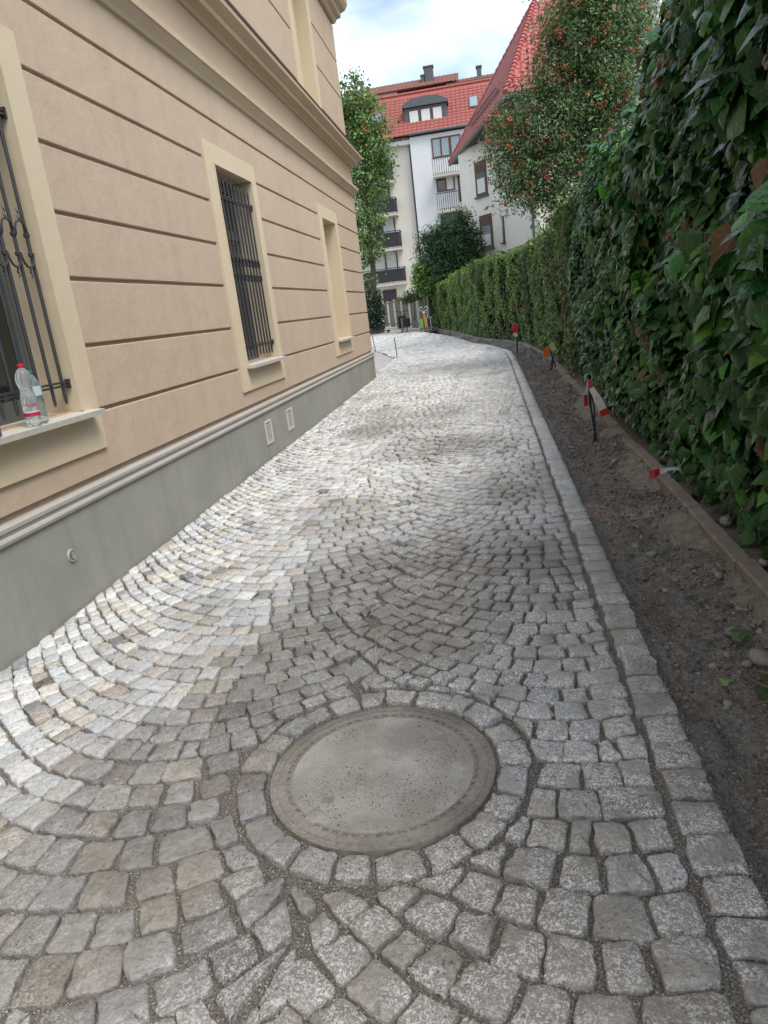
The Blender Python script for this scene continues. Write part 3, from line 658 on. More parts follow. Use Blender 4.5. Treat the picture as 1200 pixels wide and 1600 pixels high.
# windows
def window(idx, w_):
    a, b_, c_, d_ = w_; PR = X0 + .022
    m = MB()
    m.box(X0 - .28, PR, a, c_, SZ0, SZ1); m.box(X0 - .28, PR, d_, b_, SZ0, SZ1)
    m.box(X0 - .28, PR, c_, d_, OZ1, SZ1); m.box(X0 - .28, PR, c_, d_, SZ0, OZ0 - .035)
    bl(m, 'window_surround', M['trim'])
    # inner bead of the surround
    if idx != 2:
        m = MB(); m.box(X0 - .05, PR + .008, c_ - .022, c_ + .001, OZ0, OZ1 + .02); m.box(X0 - .05, PR + .008, d_ - .001, d_ + .022, OZ0, OZ1 + .02); m.box(X0 - .05, PR + .008, c_ + .001, d_ - .001, OZ1 - .001, OZ1 + .02); bl(m, 'surround_bead', M['trim'])
    ov = .07 if idx == 0 else .05
    V = [(X0 - .28, OZ0 - .034), (X0 + .115, OZ0 - .046), (X0 + .12, OZ0 - .012), (X0 - .28, OZ0 + .004)]
    m = MB().prism([(x, c_ - ov, z) for x, z in V], (0, d_ - c_ + 2 * ov + (.05 if idx == 0 else 0), 0)); bl(m, 'window_sill', M['sill'])
    if idx == 2:
        bl(MB().box(X0 - .27, X0 - .2, c_, d_, OZ0, OZ1), 'niche_back', M['trim'])
        bl(MB().box(X0 - .2, X0 - .17, c_ + .35, c_ + .40, OZ0, OZ1), 'niche_rib', M['trim']); return
    xf = X0 - .22
    fr = MB(); fr.box(xf - .07, xf, c_, c_ + .07, OZ0, OZ1); fr.box(xf - .07, xf, d_ - .07, d_, OZ0, OZ1); fr.box(xf - .07, xf, c_ + .07, d_ - .07, OZ0, OZ0 + .09); fr.box(xf - .07, xf, c_ + .07, d_ - .07, OZ1 - .08, OZ1)
    win = bl(fr, 'window', M['sash']); mid = (c_ + d_) / 2
    m = MB(); m.box(xf - .05, xf + .012, mid - .05, mid + .05, OZ0 + .09, OZ1 - .08); bl(m, 'mullion', M['sash'], win)
    m = MB(); zt_ = OZ0 + 1.38; m.box(xf - .05, xf + .012, c_ + .07, mid - .05, zt_, zt_ + .07); m.box(xf - .05, xf + .012, mid + .05, d_ - .07, zt_, zt_ + .07); bl(m, 'transom', M['sash'], win)
    for (p0, p1) in ((c_ + .07, mid - .05), (mid + .05, d_ - .07)):
        for (z0, z1) in ((OZ0 + .09, zt_), (zt_ + .07, OZ1 - .08)):
            m = MB(); t_ = .035; m.box(xf - .04, xf - .005, p0, p0 + t_, z0, z1); m.box(xf - .04, xf - .005, p1 - t_, p1, z0, z1); m.box(xf - .04, xf - .005, p0 + t_, p1 - t_, z0, z0 + t_); m.box(xf - .04, xf - .005, p0 + t_, p1 - t_, z1 - t_, z1)
            bl(m, 'casement', M['sash'], win)
            bl(MB().box(xf - .03, xf - .02, p0 + t_, p1 - t_, z0 + t_, z1 - t_), 'pane', M['glass'], win)
    for z in (1.95, 2.5): bl(MB().box(xf + .012, xf + .05, mid - .07, mid + .07, z, z + .02), 'window_handle', M['iron'], win)
    # wrought iron grille
    gx = X0 - .02; G = MB()
    gr = empty('window_grille', (0, 0, 0)); gr.parent = B
    def rail(m_): bl(m_, 'rail', M['iron'], gr)
    for z in (1.40, 2.96):
        rail(MB().box(gx - .012, gx + .012, c_ + .024, d_ - .024, z - .017, z - .005)); rail(MB().box(gx - .012, gx + .012, c_ + .024, d_ - .024, z + .005, z + .017))
        for yv in (c_ + .012, d_ - .012): bl(MB().box(gx - .014, gx + .018, yv - .008, yv + .008, z - .028, z + .028), 'rail_end', M['iron'], gr)
    nb = 10; ys_ = [c_ + .07 + (d_ - c_ - .14) * i / (nb - 1) for i in range(nb)]
    for yv in ys_:
        m = MB(); r = .0105
        m.tube([(gx, yv, 1.27), (gx, yv, 1.29), (gx, yv, 1.32), (gx, yv, 3.05), (gx, yv, 3.10), (gx, yv, 3.15)], [.002, .009, r, r, .012, .001], 6)
        for z in (2.175, 2.285): m.lathe((gx, yv, z), [(.011, -.013), (.018, -.009), (.018, .009), (.011, .013)], 8)
        bl(m, 'bar', M['iron'], gr)
    for i in range(nb - 1):
        y0, y1 = ys_[i], ys_[i + 1]; mid_ = (y0 + y1) / 2; rr_ = (y1 - y0) / 2; m = MB(); m2 = MB(); m3 = MB(); m4 = MB()
        m.tube([(gx + .014, mid_ - rr_ * math.cos(t) * .92, 2.285 + .078 * math.sin(t)) for t in np.linspace(0, math.pi, 9)], .007, 5)
        m2.tube([(gx + .014, mid_ - rr_ * math.cos(t) * .92, 2.175 - .078 * math.sin(t)) for t in np.linspace(0, math.pi, 9)], .007, 5)
        m3.tube([(gx + .014 + .004 * math.sin(k * 1.6), mid_ + .005 * math.cos(k * 1.6), 2.365 + .009 * k) for k in range(8)], [.005, .007, .004, .006, .004, .005, .003, .001], 5)
        m4.tube([(gx + .014 + .004 * math.sin(k * 1.6), mid_ + .005 * math.cos(k * 1.6), 2.095 - .009 * k) for k in range(8)], [.005, .007, .004, .006, .004, .005, .003, .001], 5)
        bl(m, 'scroll', M['iron'], gr); bl(m2, 'scroll', M['iron'], gr); bl(m3, 'finial', M['iron'], gr); bl(m4, 'finial', M['iron'], gr)
for i, w_ in enumerate(WINS): window(i, w_)
# plinth vents and outlet
for (a, b_) in ((7.86, 8.10), (8.79, 9.05)):
    x_ = X0 + .022; z0, z1 = .275, .545; m = MB()
    m.box(x_ - .01, x_ + .012, a, a + .025, z0, z1); m.box(x_ - .01, x_ + .012, b_ - .025, b_, z0, z1); m.box(x_ - .01, x_ + .012, a + .025, b_ - .025, z0, z0 + .025); m.box(x_ - .01, x_ + .012, a + .025, b_ - .025, z1 - .025, z1)
    v_ = bl(m, 'vent_grate', M['vent'])
    bl(MB().box(x_ - .01, x_ + .002, a + .025, b_ - .025, z0 + .025, z1 - .025), 'vent_shade_panel', M['dark'], v_)  # near-black panel paints the shade of the unbuilt hollow behind the slats
    for k in range(8):
        z = z0 + .035 + k * .026; bl(MB().prism([(x_ + .001, a + .025, z), (x_ + .010, a + .025, z - .002), (x_ + .011, a + .025, z + .006), (x_ + .002, a + .025, z + .010)], (0, b_ - a - .05, 0)), 'slat', M['vent'], v_)
oz = .395; oy = 3.80
m = MB(); n = 24; V = []
for k in range(n):
    t = 2 * math.pi * k / n
    for (r, x) in ((.030, .018), (.030, .034), (.039, .034), (.043, .022)): V.append((X0 + x, oy + r * math.cos(t), oz + r * math.sin(t)))
Fc = []
for k in range(n):
    for j in range(3): Fc.append((4 * k + j, 4 * ((k + 1) % n) + j, 4 * ((k + 1) % n) + j + 1, 4 * k + j + 1))
bl(m.add(V, Fc), 'pipe_outlet', M['pipe'])
ol = bl(MB().tube([(X0 + .02, oy, oz), (X0 + .026, oy, oz)], .030, 20), 'outlet_plug', M['sash'])
bl(MB().box(X0 + .02, X0 + .04, oy - .004, oy + .008, oz - .022, oz + .022), 'outlet_tab', M['pipe'])

# bottles on the first sill
M['pet'] = mat('clear_plastic', (0.93, 0.96, 0.97), 0.10, 0.5, trans=.86, ior=1.2)
M['pet_green'] = mat('greenish_plastic', (0.78, 0.93, 0.88), 0.10, 0.5, trans=.86, ior=1.2)
M['red'] = mat('red_plastic', (0.50, 0.02, 0.035), 0.4); M['green'] = mat('green_plastic', (0.01, 0.22, 0.09), 0.4)
M['label_red'] = mat('red_label', (0.42, 0.015, 0.05), 0.45); M['label_pale'] = mat('pale_label', (0.42, 0.55, 0.52), 0.45); M['label_clear'] = mat('printed_film', (0.55, 0.55, 0.62), .4)
sz_ = OZ0 - .006
def bottle(loc, prof, mp_, cap, label, labels):
    e = empty('plastic_bottle', loc, label=label, cat='bottle', group='drinks bottles on the window sill')
    inner = [(max(r - .0012, .002), z + .0015) for r, z in prof]
    MB().lathe((0, 0, 0), prof, 28).build('bottle_body', mp_, e, smooth=True)
    ztop = prof[-1][1]; MB().lathe((0, 0, ztop - .004), [(.0155, 0), (.0165, .002), (.0165, .017), (.0145, .019)], 20).build('cap', cap, e)
    for (z0, z1, r, mt_) in labels: 
        m = MB(); V = []; n = 28
        for z in (z0, z1): V += [(r * math.cos(2 * math.pi * k / n), r * math.sin(2 * math.pi * k / n), z) for k in range(n)]
        m.add(V, [(k, (k + 1) % n, n + (k + 1) % n, n + k) for k in range(n)]).build('label', mt_, e, smooth=True)
    return e
pr1 = [(.030, 0), (.040, .006), (.042, .02), (.040, .04), (.043, .055), (.043, .13), (.041, .165), (.035, .195), (.033, .205), (.037, .218), (.043, .25), (.042, .275), (.035, .298), (.022, .316), (.0135, .324), (.0135, .332)]
bottle((-2.570, 3.69, sz_), pr1, M['pet'], M['red'], 'clear plastic bottle with red cap and red label, front one on the window sill', [(.058, .078, .0438, M['label_red']), (.078, .083, .0438, M['label_clear']), (.118, .122, .0438, M['label_red'])])
pr2 = [(.030, 0), (.038, .006), (.040, .015), (.037, .025), (.040, .036), (.037, .048), (.040, .06), (.037, .072), (.038, .085), (.034, .11), (.032, .125), (.038, .15), (.040, .16), (.040, .215), (.034, .24), (.02, .268), (.0135, .28), (.0135, .288)]
bottle((-2.60, 3.80, sz_), pr2, M['pet_green'], M['green'], 'greenish plastic bottle with green cap, standing behind the red-capped bottle', [(.160, .212, .0408, M['label_pale'])])
pk = empty('drink_carton', (-2.57, 3.35, sz_), .3, label='small dark purple drink carton at the near end of the window sill', cat='carton')
M['purple'] = mat('purple_print', (.06, .03, .12), .4)
MB().box(-.025, .025, -.02, .02, 0, .075).build('carton_body', M['purple'], pk); MB().prism([(-.025, -.02, .075), (-.025, .02, .075), (-.025, 0, .095)], (.05, 0, 0)).build('carton_top', M['label_clear'], pk)
#PART2
# ================================================================== foliage
IVY = np.array([(0, 0, 0), (0, .45, .03), (0, 1, -.10), (-.36, -.14, -.05), (-.54, .20, -.12), (-.27, .55, -.07), (.36, -.14, -.05), (.54, .20, -.12), (.27, .55, -.07)], float)
IVY2 = np.array([(0, 0, 0), (0, .45, .05), (0, 1, -.22), (-.30, -.02, -.02), (-.44, .28, -.10), (-.30, .62, -.12), (.30, -.02, -.02), (.40, .28, -.06), (.28, .62, -.10)], float)
IVYF = [(0, 1, 4, 3), (1, 2, 5, 4), (0, 6, 7, 1), (1, 7, 8, 2)]
OVAL = np.array([(0, 0, 0), (-.30, .45, .0), (0, 1, -.08), (.30, .45, .0)], float); OVALF = [(0, 3, 2), (0, 2, 1)]
NARW = OVAL * np.array([.55, 1, 1])
def leaf_arrays(C, Nn, T, S, shape):
    Nn = Nn / np.linalg.norm(Nn, axis=1, keepdims=True); T = T - Nn * np.sum(T * Nn, axis=1, keepdims=True); T /= np.linalg.norm(T, axis=1, keepdims=True) + 1e-9
    U = np.cross(T, Nn)
    sh = shape if shape.ndim == 3 else np.broadcast_to(shape, (len(C),) + shape.shape)
    return C[:, None] + S[:, None, None] * (sh[:, :, 0:1] * U[:, None] + sh[:, :, 1:2] * T[:, None] + sh[:, :, 2:3] * Nn[:, None])
def leaf_obj(name, C, Nn, T, S, cols, mt, parent=None, shape=OVAL, faces=OVALF, **k):
    V = leaf_arrays(C, Nn, T, S, shape); N, K = V.shape[:2]
    sh0 = shape if shape.ndim == 2 else shape[0]
    Fa = np.array(faces); L = (Fa[None] + K * np.arange(N)[:, None, None]).ravel()
    uv = np.tile(sh0[:, :2], (N, 1))
    me = np_mesh(name, V.reshape(-1, 3), L, np.full(N * len(faces), Fa.shape[1]), mt, tint=np.repeat(cols, K, axis=0), uv=uv, smooth=False)
    return link(name, me, parent, **k)
def tints(N, base, var=.35, alt=None, pa=0.0):
    c = np.tile(np.array(base, float), (N, 1)) * np.exp(RNG.normal(0, var, (N, 1))); c *= RNG.uniform(.88, 1.12, (N, 3))
    if alt is not None:
        m_ = RNG.random(N) < pa; c[m_] = np.array(alt) * np.exp(RNG.normal(0, var, (m_.sum(), 1)))
    return np.clip(c, 0, .8)
def hH(y): return np.interp(y, [0, 4.0, 5.0, 5.7, 7.0, 9.5, 14, 17, 20, 26, 33, 37.5], [4.3, 4.0, 3.5, 3.22, 2.98, 2.92, 3.0, 2.88, 2.84, 2.85, 2.72, 2.5])
def hpath(y): return xk(y) + .17
def hnorm(y):
    d = (hpath(y + .05) - hpath(y - .05)) / .1; n = np.stack([-np.ones_like(d), d, np.zeros_like(d)], -1); return n / np.linalg.norm(n, axis=-1, keepdims=True)
def hoff(y, z):
    sm = lambda a, b, v: (lambda t: t * t * (3 - 2 * t))(np.clip((v - a) / (b - a), 0, 1))
    near = 1 - sm(2.9, 5.3, y)
    b = near * (.34 * sm(.35, 1.7, z) + .08 * sm(2.2, 3.4, z)) + .04 * sm(.3, 1.2, z)
    lump = (vnoise(y * 1.3, z * 1.5, 3) - .5) * .22 + (vnoise(y * 3.4 + 9, z * 3.0, 5) - .5) * .26
    lump = lump * sm(0.1, .8, z) * np.where(y > 11, .75, 1)
    return b + lump
def hsurf(y, z): return np.stack([hpath(y), y, z], -1) + hnorm(y) * hoff(y, z)[..., None]
def hedge_sample(N, y0, y1, top_frac=.14, ypow=1.0):
    y = y0 + (y1 - y0) * RNG.random(N) ** ypow; H = hH(y); H = H + (vnoise(y * 2.1, y * 0 + 3, 6) - .5) * .22; zb = gz(y) + .10
    t = RNG.random(N); z = zb + (H - zb) * t
    P = hsurf(y, z); n = hnorm(y)
    top = RNG.random(N) < top_frac; back = RNG.random(N) * 1.1
    P[top, 2] = H[top]; P[top] -= n[top] * back[top, None]; P[top, 2] += (vnoise(P[top, 0] * 3, P[top, 1] * 3, 2) - .45) * .22
    edge = ~top; P[edge] -= n[edge] * (np.abs(RNG.normal(0, .055, edge.sum())) - .02)[:, None]
    N_ = n.copy(); N_[top] = N_[top] * .35 + np.array([0, 0, 1.0])
    return P, N_, top, y
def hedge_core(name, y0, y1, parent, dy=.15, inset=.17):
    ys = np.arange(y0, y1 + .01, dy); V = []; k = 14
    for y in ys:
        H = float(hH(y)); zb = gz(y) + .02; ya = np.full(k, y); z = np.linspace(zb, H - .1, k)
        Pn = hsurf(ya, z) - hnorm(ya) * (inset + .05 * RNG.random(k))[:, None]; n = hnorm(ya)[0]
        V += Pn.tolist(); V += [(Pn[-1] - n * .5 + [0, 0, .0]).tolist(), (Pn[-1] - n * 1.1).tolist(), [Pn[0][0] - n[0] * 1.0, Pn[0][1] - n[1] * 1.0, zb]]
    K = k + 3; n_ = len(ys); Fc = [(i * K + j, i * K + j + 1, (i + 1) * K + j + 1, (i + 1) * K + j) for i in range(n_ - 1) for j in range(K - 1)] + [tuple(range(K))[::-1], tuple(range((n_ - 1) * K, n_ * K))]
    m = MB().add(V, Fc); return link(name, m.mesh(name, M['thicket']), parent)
def origin_parent(o, e):
    o.parent = e; o.matrix_parent_inverse = Matrix.Translation(-Vector(e.location)); return o
G0 = (0.019, 0.085, 0.017)
# --- near ivy hedge
ih = empty('ivy_hedge', (1.4, 6, gz(6)), label='tall dark glossy ivy hedge bulging over the kerb on the right', cat='hedge')
y0, y1 = .6, 12.2
N = 21000
P_, Nn, top, yv = hedge_sample(N, y0, y1, .10, 1.35)
dist = np.linalg.norm(P_ - CAM, axis=1)
nn = Nn + RNG.normal(0, .42, (N, 3)) + np.array([0, -.22, .55]); tt_ = np.array([-.35, -.2, -.9]) + RNG.normal(0, .55, (N, 3))
S_ = np.interp(yv, [2, 5, 9, 12], [.104, .088, .068, .056]) * np.exp(RNG.normal(0, .30, N)); S_ *= np.interp(vnoise(yv * 2.3, P_[:, 2] * 2.3, 1), [.2, .8], [.8, 1.3]); S_ = np.clip(S_, .03, .16)
cl = tints(N, G0, .42, (.06, .17, .025), .05); fresh = vnoise(P_[:, 1] * 2.4 + 7, P_[:, 2] * 2.4, 0) >.86; cl[fresh] = np.array((.045, .16, .02)) * RNG.uniform(.6, 1.4, (fresh.sum(), 1))
dead = (vnoise(P_[:, 1] * 3.1, P_[:, 2] * 3.1, 7) > .93) | (RNG.random(N) < .006); cl[dead] = np.array((.17, .095, .045)) * RNG.uniform(.5, 1.3, (dead.sum(), 1))
lowz = P_[:, 2] < gz(yv) + .28; keep = ~(lowz & (RNG.random(N) < .45))
P_, nn, tt_, S_, cl, dist = P_[keep], nn[keep], tt_[keep], S_[keep], cl[keep], dist[keep]; N = len(P_)
pj = project(P_); inn = (pj[:, 0] > 0) & (pj[:, 0] < 1215) & (pj[:, 1] > -10) & (pj[:, 1] < 1600) & (pj[:, 2] > 0)
order = np.argsort(-np.where(inn, S_ / dist, 0)); shp = np.where((RNG.random(N) < .5)[:, None, None], IVY[None], IVY2[None]) * np.stack([RNG.uniform(.95, 1.35, (N, 1)) * np.ones((N, 9)), np.ones((N, 9)), RNG.uniform(.4, 2.2, (N, 1)) * np.ones((N, 9))], -1)
for i in order[:300]:
    origin_parent(leaf_obj('ivy_leaf', P_[i:i + 1], nn[i:i + 1], tt_[i:i + 1], S_[i:i + 1], cl[i:i + 1], M['ivy'], None, shp[i:i + 1], IVYF), ih)
r = order[300:]
origin_parent(leaf_obj('ivy_foliage', P_[r], nn[r], tt_[r], S_[r], cl[r], M['ivy'], None, shp[r], IVYF, kind='stuff'), ih)
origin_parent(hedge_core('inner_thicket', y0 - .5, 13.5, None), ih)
for k in range(46):
    y = random.uniform(1.6, 11); z = random.uniform(.15, hH(y) - .6); pts = []
    dy_, dz_ = random.uniform(-.6, .6), random.uniform(-.4, 1.0)
    for t in np.linspace(0, 1, 7):
        a = np.array(y + dy_ * t), np.array(z + dz_ * t); q = hsurf(a[0], a[1]); pts.append(q - hnorm(a[0]) * (.05 - .04 * math.sin(3 * t)) + RNG.normal(0, .012, 3))
    origin_parent(MB().tube(pts, list(np.linspace(.006, .0025, 7)), 5).build('vine_stem', M['stem']), ih)
# --- far creeper hedge
ch = empty('creeper_hedge', (1.4, 20, gz(20)), label='lighter green creeper-covered hedge wall following the alley round its bend', cat='hedge')
N = 62000
P_, Nn, top, yv = hedge_sample(N, 11.6, 40.2, .16, 1.15)
strand = vnoise(yv * 3.2, P_[:, 2] * .35, 6)
P_ += hnorm(yv) * ((strand - .5) * .16 * (~top))[:, None]
nn = Nn + RNG.normal(0, .45, (N, 3)) + np.array([0, -.1, .35]); tt_ = np.array([-.2, -.1, -1.0]) + RNG.normal(0, .35, (N, 3))
S_ = np.interp(yv, [12, 20, 37], [.055, .058, .07]) * np.exp(RNG.normal(0, .25, N))
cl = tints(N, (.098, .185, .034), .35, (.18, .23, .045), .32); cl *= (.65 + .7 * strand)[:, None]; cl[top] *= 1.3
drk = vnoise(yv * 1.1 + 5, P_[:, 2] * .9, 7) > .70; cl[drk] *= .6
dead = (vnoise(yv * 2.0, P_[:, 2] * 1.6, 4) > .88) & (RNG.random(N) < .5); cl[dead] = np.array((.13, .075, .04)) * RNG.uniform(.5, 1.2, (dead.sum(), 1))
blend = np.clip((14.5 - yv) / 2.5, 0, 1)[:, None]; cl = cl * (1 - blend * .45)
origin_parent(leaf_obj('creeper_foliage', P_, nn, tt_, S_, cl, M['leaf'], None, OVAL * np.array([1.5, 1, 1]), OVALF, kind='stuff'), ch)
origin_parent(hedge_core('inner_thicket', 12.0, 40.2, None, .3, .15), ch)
MB().box(0, 0, 0, 0, 0, 0)

def blob_leaves(blobs, N, size, base, alt=None, pa=.1, var=.3, clump=.25, per=22, up=.6, droop=-.2, fill=.45):
    vol = np.array([b[1][0] * b[1][1] * b[1][2] for b in blobs]) ** .75; pr = vol / vol.sum(); nc = max(1, N // per)
    bi = RNG.choice(len(blobs), nc, p=pr); D = RNG.normal(size=(nc, 3)); D /= np.linalg.norm(D, axis=1, keepdims=True)
    rad = (1 - fill * RNG.random(nc) ** 1.5)[:, None] * (1 + .16 * RNG.normal(size=(nc, 1)))
    Cc = np.array([blobs[i][0] for i in bi]); Rr = np.array([blobs[i][1] for i in bi]); CC = Cc + D * Rr * rad
    cb = np.exp(RNG.normal(0, .25, nc))
    P = np.repeat(CC, per, 0) + RNG.normal(0, clump, (nc * per, 3)) * np.array([1, 1, .7]); Dn = np.repeat(D, per, 0)
    n = Dn * .5 + np.array([0, 0, up]) + RNG.normal(0, .5, P.shape); t = Dn * .5 + RNG.normal(0, .6, P.shape) + np.array([0, 0, droop])
    S = size * np.exp(RNG.normal(0, .25, len(P))); c = tints(len(P), base, var, alt, pa) * np.repeat(cb, per)[:, None]
    return P, n, t, S, c
def tree(name, label, cat, base, height_pts, blobs, N, size, basec, group=None, trunk_r=.12, shape=OVAL, limb_r=.04, bark='bark', **kw):
    e = empty(name, base, label=label, cat=cat, group=group)
    m = MB().tube(height_pts, list(np.linspace(trunk_r, trunk_r * .35, len(height_pts))), 9); origin_parent(m.build('trunk', M[bark], smooth=True), e)
    hp = [np.array(p) for p in height_pts]
    for (c, rr) in blobs:
        c = np.array(c); k = min(range(len(hp)), key=lambda i: np.linalg.norm(hp[i] - (c - np.array([0, 0, rr[2] * .8])))); a = hp[k]
        if np.linalg.norm(a - c) < .3: continue
        mid = (a + c) / 2 + RNG.normal(0, .08, 3) + np.array([0, 0, -.1]); origin_parent(MB().tube([a, mid, c, c + (c - mid) * .5], [limb_r, limb_r * .7, limb_r * .4, limb_r * .15], 6).build('branch', M[bark]), e)
        for _ in range(4):
            d = RNG.normal(size=3); d /= np.linalg.norm(d); origin_parent(MB().tube([mid, c + d * np.array(rr) * .5, c + d * np.array(rr) * .95], [limb_r * .4, limb_r * .25, limb_r * .1], 4).build('twig', M[bark]), e)
    Pq, n, t, S, c = blob_leaves(blobs, N, size, basec, **kw)
    origin_parent(leaf_obj('foliage', Pq, n, t, S, c, M['leaf'], None, shape, OVALF, kind='stuff'), e)
    return e
def pb(px, py, Y, r, ry=None): c = at(px, py, Y); k = Y / 1110; return (c, np.array([r * k, r * k if ry is None else ry, r * k]))
# tall light tree past the building corner
YT = 44.0
bs = at(592, 520, YT)
bl_ = [pb(a, b_, YT, r_) for a, b_, r_ in ((541, 132, 15), (548, 165, 24), (566, 182, 22), (545, 205, 24), (590, 205, 15), (570, 232, 26), (545, 255, 24), (595, 238, 14), (585, 268, 22), (558, 290, 26), (590, 300, 14), (566, 330, 20), (586, 335, 14), (560, 365, 20), (578, 372, 16), (572, 405, 16), (590, 396, 10), (570, 436, 14), (530, 180, 22), (528, 240, 24), (535, 300, 24), (598, 192, 13), (600, 226, 12), (604, 252, 10), (600, 275, 10), (552, 118, 12), (575, 160, 14))]
bl_ = [(c, np.array([r[0], r[0] * 1.1, r[2]])) for c, r in bl_]
tree('slender_tree', 'slender light green tree rising past the corner of the beige building', 'tree', tuple(bs), [at(592, 520, YT), at(587, 470, YT), at(580, 400, YT), at(574, 330, YT), at(570, 250, YT), at(556, 160, YT)], bl_, 15000, .17, (.15, .26, .07), trunk_r=.16, alt=(.08, .15, .04), pa=.3, clump=.26, per=20, limb_r=.05, fill=.8)
# yew behind the hedge
YY_ = 38.5
bl_ = [pb(a, b_, YY_, r_) for a, b_, r_ in ((722, 338, 11), (712, 355, 20), (735, 365, 16), (690, 375, 24), (715, 385, 30), (742, 392, 16), (672, 395, 18), (665, 372, 9), (690, 410, 28), (725, 415, 28), (700, 432, 30))]
tree('yew_tree', 'dark green conifer standing behind the far hedge', 'tree', tuple(at(705, 505, YY_)), [at(705, 505, YY_), at(706, 450, YY_), at(708, 400, YY_), at(714, 350, YY_)], bl_, 34000, .15, (.035, .085, .032), trunk_r=.16, shape=NARW * np.array([.8, 1, 1]), alt=(.06, .13, .04), pa=.2, clump=.15, per=24, up=.5, droop=.1, fill=.6)
bl_ = [pb(a, b_, 38.2, r_) for a, b_, r_ in ((660, 420, 11), (672, 432, 13), (655, 438, 11), (668, 448, 12))]
tree('bright_shrub', 'bright light green shrub left of the dark conifer', 'shrub', tuple(at(665, 500, 38.2)), [at(665, 500, 38.2), at(665, 460, 38.2), at(665, 430, 38.2)], bl_, 3200, .13, (.12, .22, .05), trunk_r=.05, clump=.12, per=16)
bl_ = [pb(a, b_, 40.2, r_) for a, b_, r_ in ((640, 462, 8), (650, 457, 9), (630, 470, 7), (660, 460, 8))]
tree('low_bush', 'low olive green bush just behind the far fence', 'shrub', tuple(at(648, 500, 40.2)), [at(648, 500, 40.2), at(648, 470, 40.2)], bl_, 1400, .10, (.08, .12, .035), trunk_r=.03, clump=.1, per=12)
# rowan tree full of berries behind the ivy
YR = 15.0
bl_ = [pb(a, b_, YR, r_) for a, b_, r_ in ((915, -40, 60), (965, -20, 60), (893, 30, 46), (940, 50, 60), (985, 45, 40), (882, 95, 46), (925, 120, 60), (850, 150, 42), (890, 185, 58), (820, 200, 42), (780, 205, 24), (800, 235, 38), (850, 240, 52), (905, 250, 55), (815, 285, 38), (860, 300, 45), (965, 130, 50), (950, 200, 50), (862, 70, 26))]
bl_ = [(c, np.array([r[0], r[0] * 1.2, r[2]])) for c, r in bl_]
rw = tree('rowan_tree', 'rowan tree hung with clusters of orange berries above the ivy hedge', 'tree', tuple(at(940, 460, YR) - [0, 0, 1.5]), [at(940, 460, YR) - [0, 0, 1.5], at(935, 350, YR), at(930, 220, YR), at(920, 100, YR), at(915, -30, YR)], bl_, 58000, .072, (.11, .20, .075), trunk_r=.10, shape=NARW * np.array([1.1, 1, 1]), alt=(.12, .085, .04), pa=.10, clump=.13, per=26, limb_r=.028, up=.5, droop=-.35, fill=.92)
bc = []
for k in range(270):
    c, rr = bl_[RNG.integers(len(bl_))]; d = RNG.normal(size=3); d /= np.linalg.norm(d); d[1] = -abs(d[1]); p0 = c + d * rr * RNG.uniform(.8, 1.08)
    bc.append(p0 + RNG.normal(0, .032, (random.randint(4, 11), 3)) * [1, 1, .7])
bc = np.concatenate(bc); b = bmesh.new(); bmesh.ops.create_icosphere(b, subdivisions=1, radius=1); iv = np.array([v_.co[:] for v_ in b.verts]); if_ = np.array([[v_.index for v_ in f_.verts] for f_ in b.faces]); b.free()
V = bc[:, None] + iv[None] * RNG.uniform(.012, .019, (len(bc), 1, 1)); nb_ = len(iv)
origin_parent(link('berries', np_mesh('berries', V.reshape(-1, 3), (if_[None] + nb_ * np.arange(len(bc))[:, None, None]).ravel(), np.full(len(bc) * len(if_), 3), M['berry'], smooth=True), None, kind='stuff'), rw)

# ================================================================== apartment building
M['awall'] = mat('apartment_render', (0.70, 0.67, 0.60), 0.9, 0.2, noise=[(.35, .35, .7, .6, (.86, .86, .85)), (3, .4, .8, .3, (.86, .86, .86))], bump=[(20, .004)])
M['awall2'] = mat('white_render', (0.64, 0.66, 0.66), 0.9, 0.2, noise=[(.4, .35, .7, .7, (.82, .83, .85)), (3, .4, .8, .3, (.88, .88, .88))], bump=[(20, .004)])
M['tile'] = mat('red_roof_tile', (0.33, 0.088, 0.074), 0.55, 0.4, noise=[(3, .3, .7, .5, (.75, .72, .7)), (14, .4, .6, .5, (.7, .66, .62))])
M['tile_dark'] = mat('old_roof_tile', (0.20, 0.09, 0.07), 0.7, 0.3, noise=[(3, .3, .7, .5, (.7, .7, .7))])
M['brown'] = mat('brown_window_frame', (0.10, 0.045, 0.03), 0.5, 0.4)
M['dgrey'] = mat('slate_grey_sheet', (0.09, 0.10, 0.105), 0.5, 0.4, noise=[(2, .3, .7, .5, (.8, .8, .8))])
M['blind'] = mat('pale_curtain', (0.62, 0.63, 0.62), 0.8)
M['railing'] = mat('black_railing', (0.03, 0.03, 0.032), 0.5)
M['screen'] = mat('dark_balcony_panel', (0.045, 0.045, 0.05), 0.6)
M['slab'] = mat('balcony_slab', (0.48, 0.46, 0.42), 0.85)
M['sky_pane'] = mat('painted_sky_glass', (0.20, 0.25, 0.29), 0.08, 0.9)  # pane glass with the sky's reflection put into its pale blue-grey colour
YA = 58.0
AB = empty('apartment_building', tuple(at(600, 515, YA) * [1, 1, 0] + [0, 0, gz(YA)]), label='pale apartment block with red tiled roof, dormer and stacked balconies', cat='building')
def ap(mb, name, mt, parent=None, root=AB, smooth=False, **k):
    o = mb.build(name, mt, None, smooth, **k)
    if parent is None: return origin_parent(o, root)
    o.parent = parent; return o
def xz(px, py, Y=YA): q = at(px, py, Y); return float(q[0]), float(q[2])
xl = xz(500, 220)[0]; xd = xz(641, 230)[0]; xr = xz(790, 230)[0]; ze = xz(668, 208)[1]; zg = gz(YA) - .3
